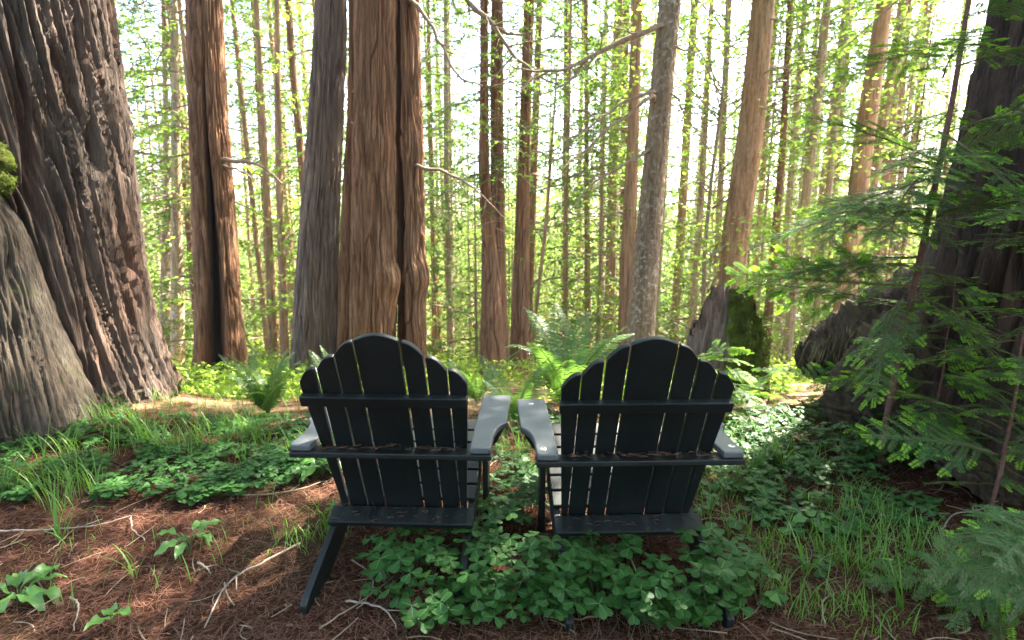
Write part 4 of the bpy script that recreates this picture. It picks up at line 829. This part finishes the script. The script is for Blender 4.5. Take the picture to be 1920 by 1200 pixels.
o = link('grass', gg.mesh('grass', M_GRASS)); o['kind'] = 'stuff'
TUFT = []
for i in range(5):
    g = Geo(); blades(g, rgG, [7, 12, 16, 9, 5][i], 0, 0, .015, .015, .12, .30, .0033, rel=True); TUFT.append(g.mesh('grass_tuft', M_GRASS))
TUFTS = [(-1.90, 1.95, 1.0, 3, 'tall upright grass blades alone on the needles at the left'), (-1.42, 1.72, .7, 4, 'small grass blades beside the small leafy plant at lower left'), (-.80, 2.02, .8, 1, 'grass tuft left of the left chair rear leg'),
         (.47, 1.62, .8, 4, 'few thin blades poking through the clover under the right chair'), (1.3, 2.55, 1.1, 2, 'tall grass tuft between the right chair arm and the sorrel carpet'), (1.48, 2.62, 1.2, 1, 'arching grass tuft at the edge of the right sorrel carpet'),
         (1.1, 1.72, .9, 1, 'grass tuft just right of the right chair rear leg'), (-2.25, 2.95, 1.2, 2, 'large grass tuft in front of the massive left redwood'), (-2.05, 2.8, 1.1, 1, 'grass tuft standing in the left sorrel carpet'), (-2.45, 2.25, 1.1, 2, 'grass tuft at the left edge of the picture beside the sorrel carpet'),
         (1.33, 1.55, .8, 3, 'blue green grass blades at the bottom right'), (-1.62, 3.05, 1, 2, 'grass tuft at the sunny gap left of the left chair'), (.03, 2.95, .8, 0, 'green tuft seen between the two chair arms')]
for x, y, s, k, lb in TUFTS:
    o = link('grass_tuft', TUFT[k]); o.location = (x, y, gzs(x, y) - .005); o.scale = (s,) * 3; o.rotation_euler = (0, 0, R.uniform(0, 6)); tag(o, lb, 'grass', 'grass tufts')

# ------------------------------------------------------------------ broad leaved little plants
def broad_leaf(L, W, seed, heart=False):
    n = 9; s = np.linspace(0, 1, n); prof = np.sin(PI * s ** (.6 if heart else .8)) ** .8 * W / 2; prof[-1] = .0005; prof[0] = .0015
    g = Geo(); zc = .25 * L * s - .45 * L * s * s
    rows = [np.stack([L * s - (.12 * L * abs(k) * (1 - s) if heart else 0), prof * k, zc + abs(k) * prof * .35 + .008 * L / .1 * np.sin(s * 14 + seed) * abs(k)], 1) for k in (-1, -.5, 0, .5, 1)]
    v = np.concatenate(rows); i = np.arange(n - 1); f = np.concatenate([np.stack([r * n + i, r * n + i + 1, (r + 1) * n + i + 1, (r + 1) * n + i], 1) for r in range(4)]); g.add(v, f, 0)
    return g
def leafy(name, label, x, y, n, L, W, h, tilt, seed, heart=False):
    rg = np.random.default_rng(seed); t = thing(name, label, 'plant', (x, y, gzs(x, y)))
    for i in range(n):
        az = i * 2.4 + rg.uniform(-.4, .4); l = L * rg.uniform(.65, 1.1); hh = h * rg.uniform(.5, 1.1); off = np.array([math.cos(az), math.sin(az), 0]) * hh * .45
        g = Geo(); tube(g, curve([(0, 0, -.01), off * .5 + [0, 0, hh * .7], off + [0, 0, hh]], 6), .0022, 5); link('stem', g.mesh('stem', M_STEM), t)
        o = link('leaf', broad_leaf(l, W * l / L, i, heart).mesh('leaf', M_BROAD), t); o.location = off + np.array([0, 0, hh]); o.rotation_euler = Euler((rg.normal(0, .2), tilt + rg.normal(0, .15), az))
leafy('leafy_plant', 'plant with large ribbed pale green leaves in the bottom left corner', -1.74, 1.60, 7, .16, .055, .05, -.05, 1)
leafy('leafy_plant', 'small leafy plant alone on the brown needles left of the left chair foot', -1.30, 1.86, 8, .10, .05, .09, .1, 2)
leafy('leafy_plant', 'single pointed leaf sprout at the bottom edge below the small leafy plant', -1.33, 1.50, 3, .11, .05, .04, -.4, 3)
leafy('leafy_plant', 'heart leaved sprout beside the right chair rear leg at the bottom', .86, 1.58, 5, .06, .05, .09, .2, 4, True)
leafy('leafy_plant', 'bright leafy sprout in the grass right of the right chair', 1.30, 2.02, 6, .10, .06, .06, .1, 5)
leafy('leafy_plant', 'leafy plant under the outer arm of the left chair', -1.02, 2.55, 9, .11, .07, .08, .2, 6)
leafy('leafy_plant', 'small leaves at the foot of the left chair rear leg, by the grass tuft', -.76, 2.10, 5, .09, .045, .08, .1, 7)
leafy('leafy_plant', 'green leaves between the chair arms, near the right chair', .11, 2.62, 8, .09, .06, .12, .2, 8, True)

# ------------------------------------------------------------------ sword ferns
def frond_geo(L, seed, arch):
    rg = np.random.default_rng(seed); g = Geo(); n = 40; s = np.linspace(0, 1, n)
    th = 1.25 - arch * s ** 1.3; ds = L / (n - 1); X = np.concatenate([[0], np.cumsum(np.cos(th[:-1]) * ds)]); Z = np.concatenate([[0], np.cumsum(np.sin(th[:-1]) * ds)])
    P = np.stack([X, .04 * L * np.sin(s * 2 + seed) * s, Z], 1); tube(g, P[::3], .0035 * (1.1 - .9 * s[::3]), 4, 1)
    T = nrm(np.gradient(P, axis=0)); S = np.array([0, 1., 0]); k = s > .12; m = 44; u = np.linspace(.13, .99, m)
    Pu = np.stack([np.interp(u, s, P[:, c]) for c in range(3)], 1); Tu = nrm(np.stack([np.interp(u, s, T[:, c]) for c in range(3)], 1)); N = nrm(np.cross(Tu, S))
    ll = .17 * L * np.minimum(1, (u - .08) * 6) * (1 - u ** 2.2) ** .8 + .006
    for e in (-1, 1):
        d = nrm(S * e + Tu * (.25 + .35 * u[:, None]) + N * rg.normal(.05, .12, (m, 1)) + np.array([0, 0, -.12])); b = Pu; w = .0085 * L / .6 * (.5 + .6 * (1 - u)) ; W = nrm(Tu - d * (Tu * d).sum(1)[:, None])
        v = np.stack([b - W * w[:, None] * .3, b + d * (ll * .3)[:, None] - W * w[:, None] * .6, b + d * (ll * .75)[:, None] - W * (w * .4)[:, None] + [0, 0, -.003], b + d * ll[:, None] + [0, 0, -.006],
                      b + d * (ll * .75)[:, None] + W * (w * .4)[:, None], b + d * (ll * .3)[:, None] + W * (w * .7)[:, None]], 1)
        i = np.arange(m)[:, None] * 6; g.add(v.reshape(-1, 3), np.concatenate([i + [0, 1, 4, 5], i + [1, 2, 3, 4]]), 0)
    return g
FROND = [frond_geo(.62, i, a).mesh('frond', [M_FERN, M_STEM]) for i, a in enumerate((.75, 1.0, 1.3, 1.6))]
FERNS = [(.42, 3.75, 16, 1.5, 'big sword fern with upright fronds filling the gap between the two chairs'), (.02, 3.35, 9, .85, 'low sword fern arching behind the inner arm of the left chair'), (-1.82, 3.62, 13, .95, 'sunlit sword fern left of the left chair, before the fire scarred redwood'),
         (-1.22, 3.5, 10, .8, 'sword fern whose fronds touch the left side of the left chair back'), (-1.55, 4.3, 10, .8, 'backlit sword fern beside the slate grey redwood base'), (1.0, 3.9, 9, .75, 'sword fern behind the top of the right chair back'), (-.3, 4.2, 9, .9, 'sword fern in front of the forked redwood base'), (-2.6, 4.9, 8, .8, 'sword fern in the sunny patch at the foot of the fire scarred redwood')]
for q, (x, y, n, s, lb) in enumerate(FERNS):
    t = thing('sword_fern', lb, 'fern', (x, y, gzs(x, y)), 0, 'sword ferns')
    for i in range(n):
        k = 0 if i % 3 == 0 else R.randrange(4); o = link('frond', FROND[k], t); o.rotation_euler = Euler((R.gauss(0, .15), R.gauss(0, .12), i * 2.4 + R.uniform(-.3, .3))); f = s * R.uniform(.7, 1.15); o.scale = (f, f, f)

# ------------------------------------------------------------------ fir saplings
def fir_branch(L, seed, fresh=.5, nl=.021, sag=.18):
    """flat spray along +x: axis, side twigs, two rows of needles each; fresh tips in the second material"""
    rg = np.random.default_rng(seed); g = Geo(); n = 14; s = np.linspace(0, 1, n)
    P = np.stack([L * s, .06 * L * np.sin(s * 2.5 + seed), .10 * L * s - sag * L * s * s + .01 * noise(s * 5, seed, 0, 3)], 1); tube(g, P, .0035 * L / .6 * (1.15 - s), 4, 2)
    rows = [(P, s)]
    nt = int(9 + L * 16)
    for i in range(nt):
        u = .10 + .87 * (i + rg.random() * .6) / nt; p = np.array([np.interp(u, s, P[:, c]) for c in range(3)]); e = 1 if i % 2 else -1; a = rg.uniform(.7, 1.05); l = L * (.44 * (1 - u) + .07) * rg.uniform(.6, 1.1) * (min(1, u * 4))
        q = np.linspace(0, 1, 10); d = np.array([math.cos(a), math.sin(a) * e, rg.normal(0, .10)]); T = p + d * (l * q)[:, None] + np.array([.15 * l, 0, -.16 * l]) * (q * q)[:, None]; tube(g, T[::3], .0013, 3, 2); rows.append((T, q))
        if l > .13:
            for _ in range(int(l / .055)):
                v = rg.uniform(.25, .85); pp = np.array([np.interp(v, q, T[:, c]) for c in range(3)]); ee = rg.choice([-1, 1]); d2 = nrm(d + np.cross([0, 0, 1.], d) * ee * .9 + [0, 0, rg.normal(-.1, .1)]); l2 = l * .38 * (1.1 - v); rows.append((pp + d2 * (l2 * q)[:, None], q))
    for T, q in rows:
        l = np.linalg.norm(np.diff(T, axis=0), axis=1).sum(); m = max(5, int(l / .0042)); u = np.linspace(.04, 1, m)
        b = np.stack([np.interp(u, q, T[:, c]) for c in range(3)], 1); t = nrm(T[-1] - T[0]); sd = nrm(np.cross(t, [0, 0, 1.])); new = rg.random() < fresh; cut = 1 - min(.5, .05 / max(l, .01)) if new else 2
        for e in (-1, 1):
            d = nrm(t * .45 + sd * e + rg.normal(0, .10, (m, 3)) + [0, 0, .05]); ln = nl * rg.uniform(.8, 1.15, m) * (1 - .45 * u ** 4); W = nrm(np.cross(d, [0, 0, 1.]) + rg.normal(0, .2, (m, 3)))
            f = u > cut
            for msk, mt in ((~f, 0), (f, 1)):
                if msk.any(): leaf_quads(g, b[msk], d[msk], W[msk], ln[msk] * (1.2 if mt else 1), np.full(msk.sum(), .0040 if not mt else .0062), mt)
    return g
MB = [M_FIR, M_SHOOT, M_STEMRED]
BR = [fir_branch(L, 500 + i, fr).mesh('branch', MB, False) for i, (L, fr) in enumerate([(.85, .45), (.7, .55), (.55, .6), (.42, .8), (.3, .95), (.62, .4)])]
BR += [fir_branch(L, 520 + i, .12).mesh('branch', MB, False) for i, L in enumerate((.6, .48))]
def sapling(name, label, x, y, H, r, specs, lean=(0, 0), group='fir saplings'):
    z0 = gzs(x, y); t = thing(name, label, 'sapling', (x, y, z0), 0, group); g = Geo(); s = np.linspace(0, 1, 30)
    tube(g, np.stack([lean[0] * H * s + .03 * noise(s * 4, x, 0, 3), lean[1] * H * s + .03 * noise(s * 4, y, 5, 3), H * s - .05], 1), r * (1.05 - .8 * s), 8, wob=.2, seed=3); link('trunk', g.mesh('trunk', M_STEMRED), t)
    for (z, az, k, sc, up) in specs:
        o = link('branch', BR[k], t); o.location = (lean[0] * z, lean[1] * z, z); o.rotation_euler = Euler((R.gauss(0, .45), -up + R.gauss(.08, .18), az)); o.scale = (sc, sc, sc)
    return t
def whorl(z0, z1, n, ks, s0, s1, up=(.0, .3), azr=None):
    return [(z0 + (z1 - z0) * (i + R.random() * .8) / n, (R.uniform(*azr) if azr else i * 2.4 + R.uniform(-.4, .4)), R.choice(ks), s0 + (s1 - s0) * i / n * R.uniform(.9, 1.1), R.uniform(*up)) for i in range(n)]
# stem in front of the dark giant
sapling('fir_sapling', 'tall fir sapling with a thin red stem in front of the dark giant redwood', 2.06, 2.66, 3.6, .019, whorl(.75, 3.4, 26, [0, 1, 5, 2], 1.1, .7, (-.05, .3)) + whorl(.9, 1.8, 14, [0, 1, 5], 1.1, .95, (-.15, .2), (2.2, 4.6)), (.045, -.01))
sapling('fir_sapling', 'bushy low fir sapling with bright tips at the right edge, below the tall sapling', 2.18, 2.12, 1.25, .009, whorl(.12, 1.05, 30, [1, 2, 3, 4], 1.0, .5, (-.1, .3)))
sapling('fir_sapling', 'leaning fir sapling at the right edge, reaching over the sorrel carpet', 2.28, 2.62, 1.1, .009, whorl(.15, 1.0, 24, [1, 2, 3, 4], .95, .6, (-.1, .25)))
sapling('fir_sapling', 'nearest fir sapling with drooping blue green sprays at the lower right corner', 1.80, 1.50, .8, .010, whorl(.06, .42, 11, [6, 7], .95, .7, (-.30, .05), (2.2, 3.9)))
sapling('fir_sapling', 'fir sapling with lime tips against the dark giant at the upper right', 2.42, 2.05, 2.7, .016, whorl(1.1, 2.6, 22, [2, 3, 1, 4], 1.0, .7, (-.1, .25)))
sapling('fir_seedling', 'small fir seedling with lime tips between the right chair and the mossy stump', 1.50, 3.5, .52, .008, whorl(.08, .55, 22, [3, 4, 2], .95, .6, (0, .3)), group='fir seedlings')
sapling('fir_seedling', 'small fir seedling right of the mossy stump, over the sorrel', 2.05, 3.9, .42, .007, whorl(.05, .36, 16, [3, 4], .95, .6, (0, .3)), group='fir seedlings')
sapling('fir_seedling', 'low fir seedling by the fibrous root of the dark giant redwood', 2.45, 3.45, .40, .007, whorl(.05, .36, 16, [3, 4, 2], 1, .6, (0, .3)), group='fir seedlings')

# ------------------------------------------------------------------ sunlit forest air
hz_me = bpy.data.meshes.new('haze'); bm = bmesh.new(); bmesh.ops.create_cube(bm, size=1); bm.to_mesh(hz_me); bm.free()
hz_o = link('haze', hz_me, None, 'stuff'); hz_o.location = (0, 100, 10); hz_o.scale = (340, 300, 90)
m = bpy.data.materials.new('forest_air'); m.use_nodes = True; nt = m.node_tree; nt.nodes.remove(nt.nodes['Principled BSDF'])
pv = nt.nodes.new('ShaderNodeVolumePrincipled'); pv.inputs['Color'].default_value = (.95, .97, 1, 1); pv.inputs['Density'].default_value = .0006; pv.inputs['Anisotropy'].default_value = .3
nt.links.new(pv.outputs[0], nt.nodes['Material Output'].inputs['Volume']); hz_me.materials.append(m)
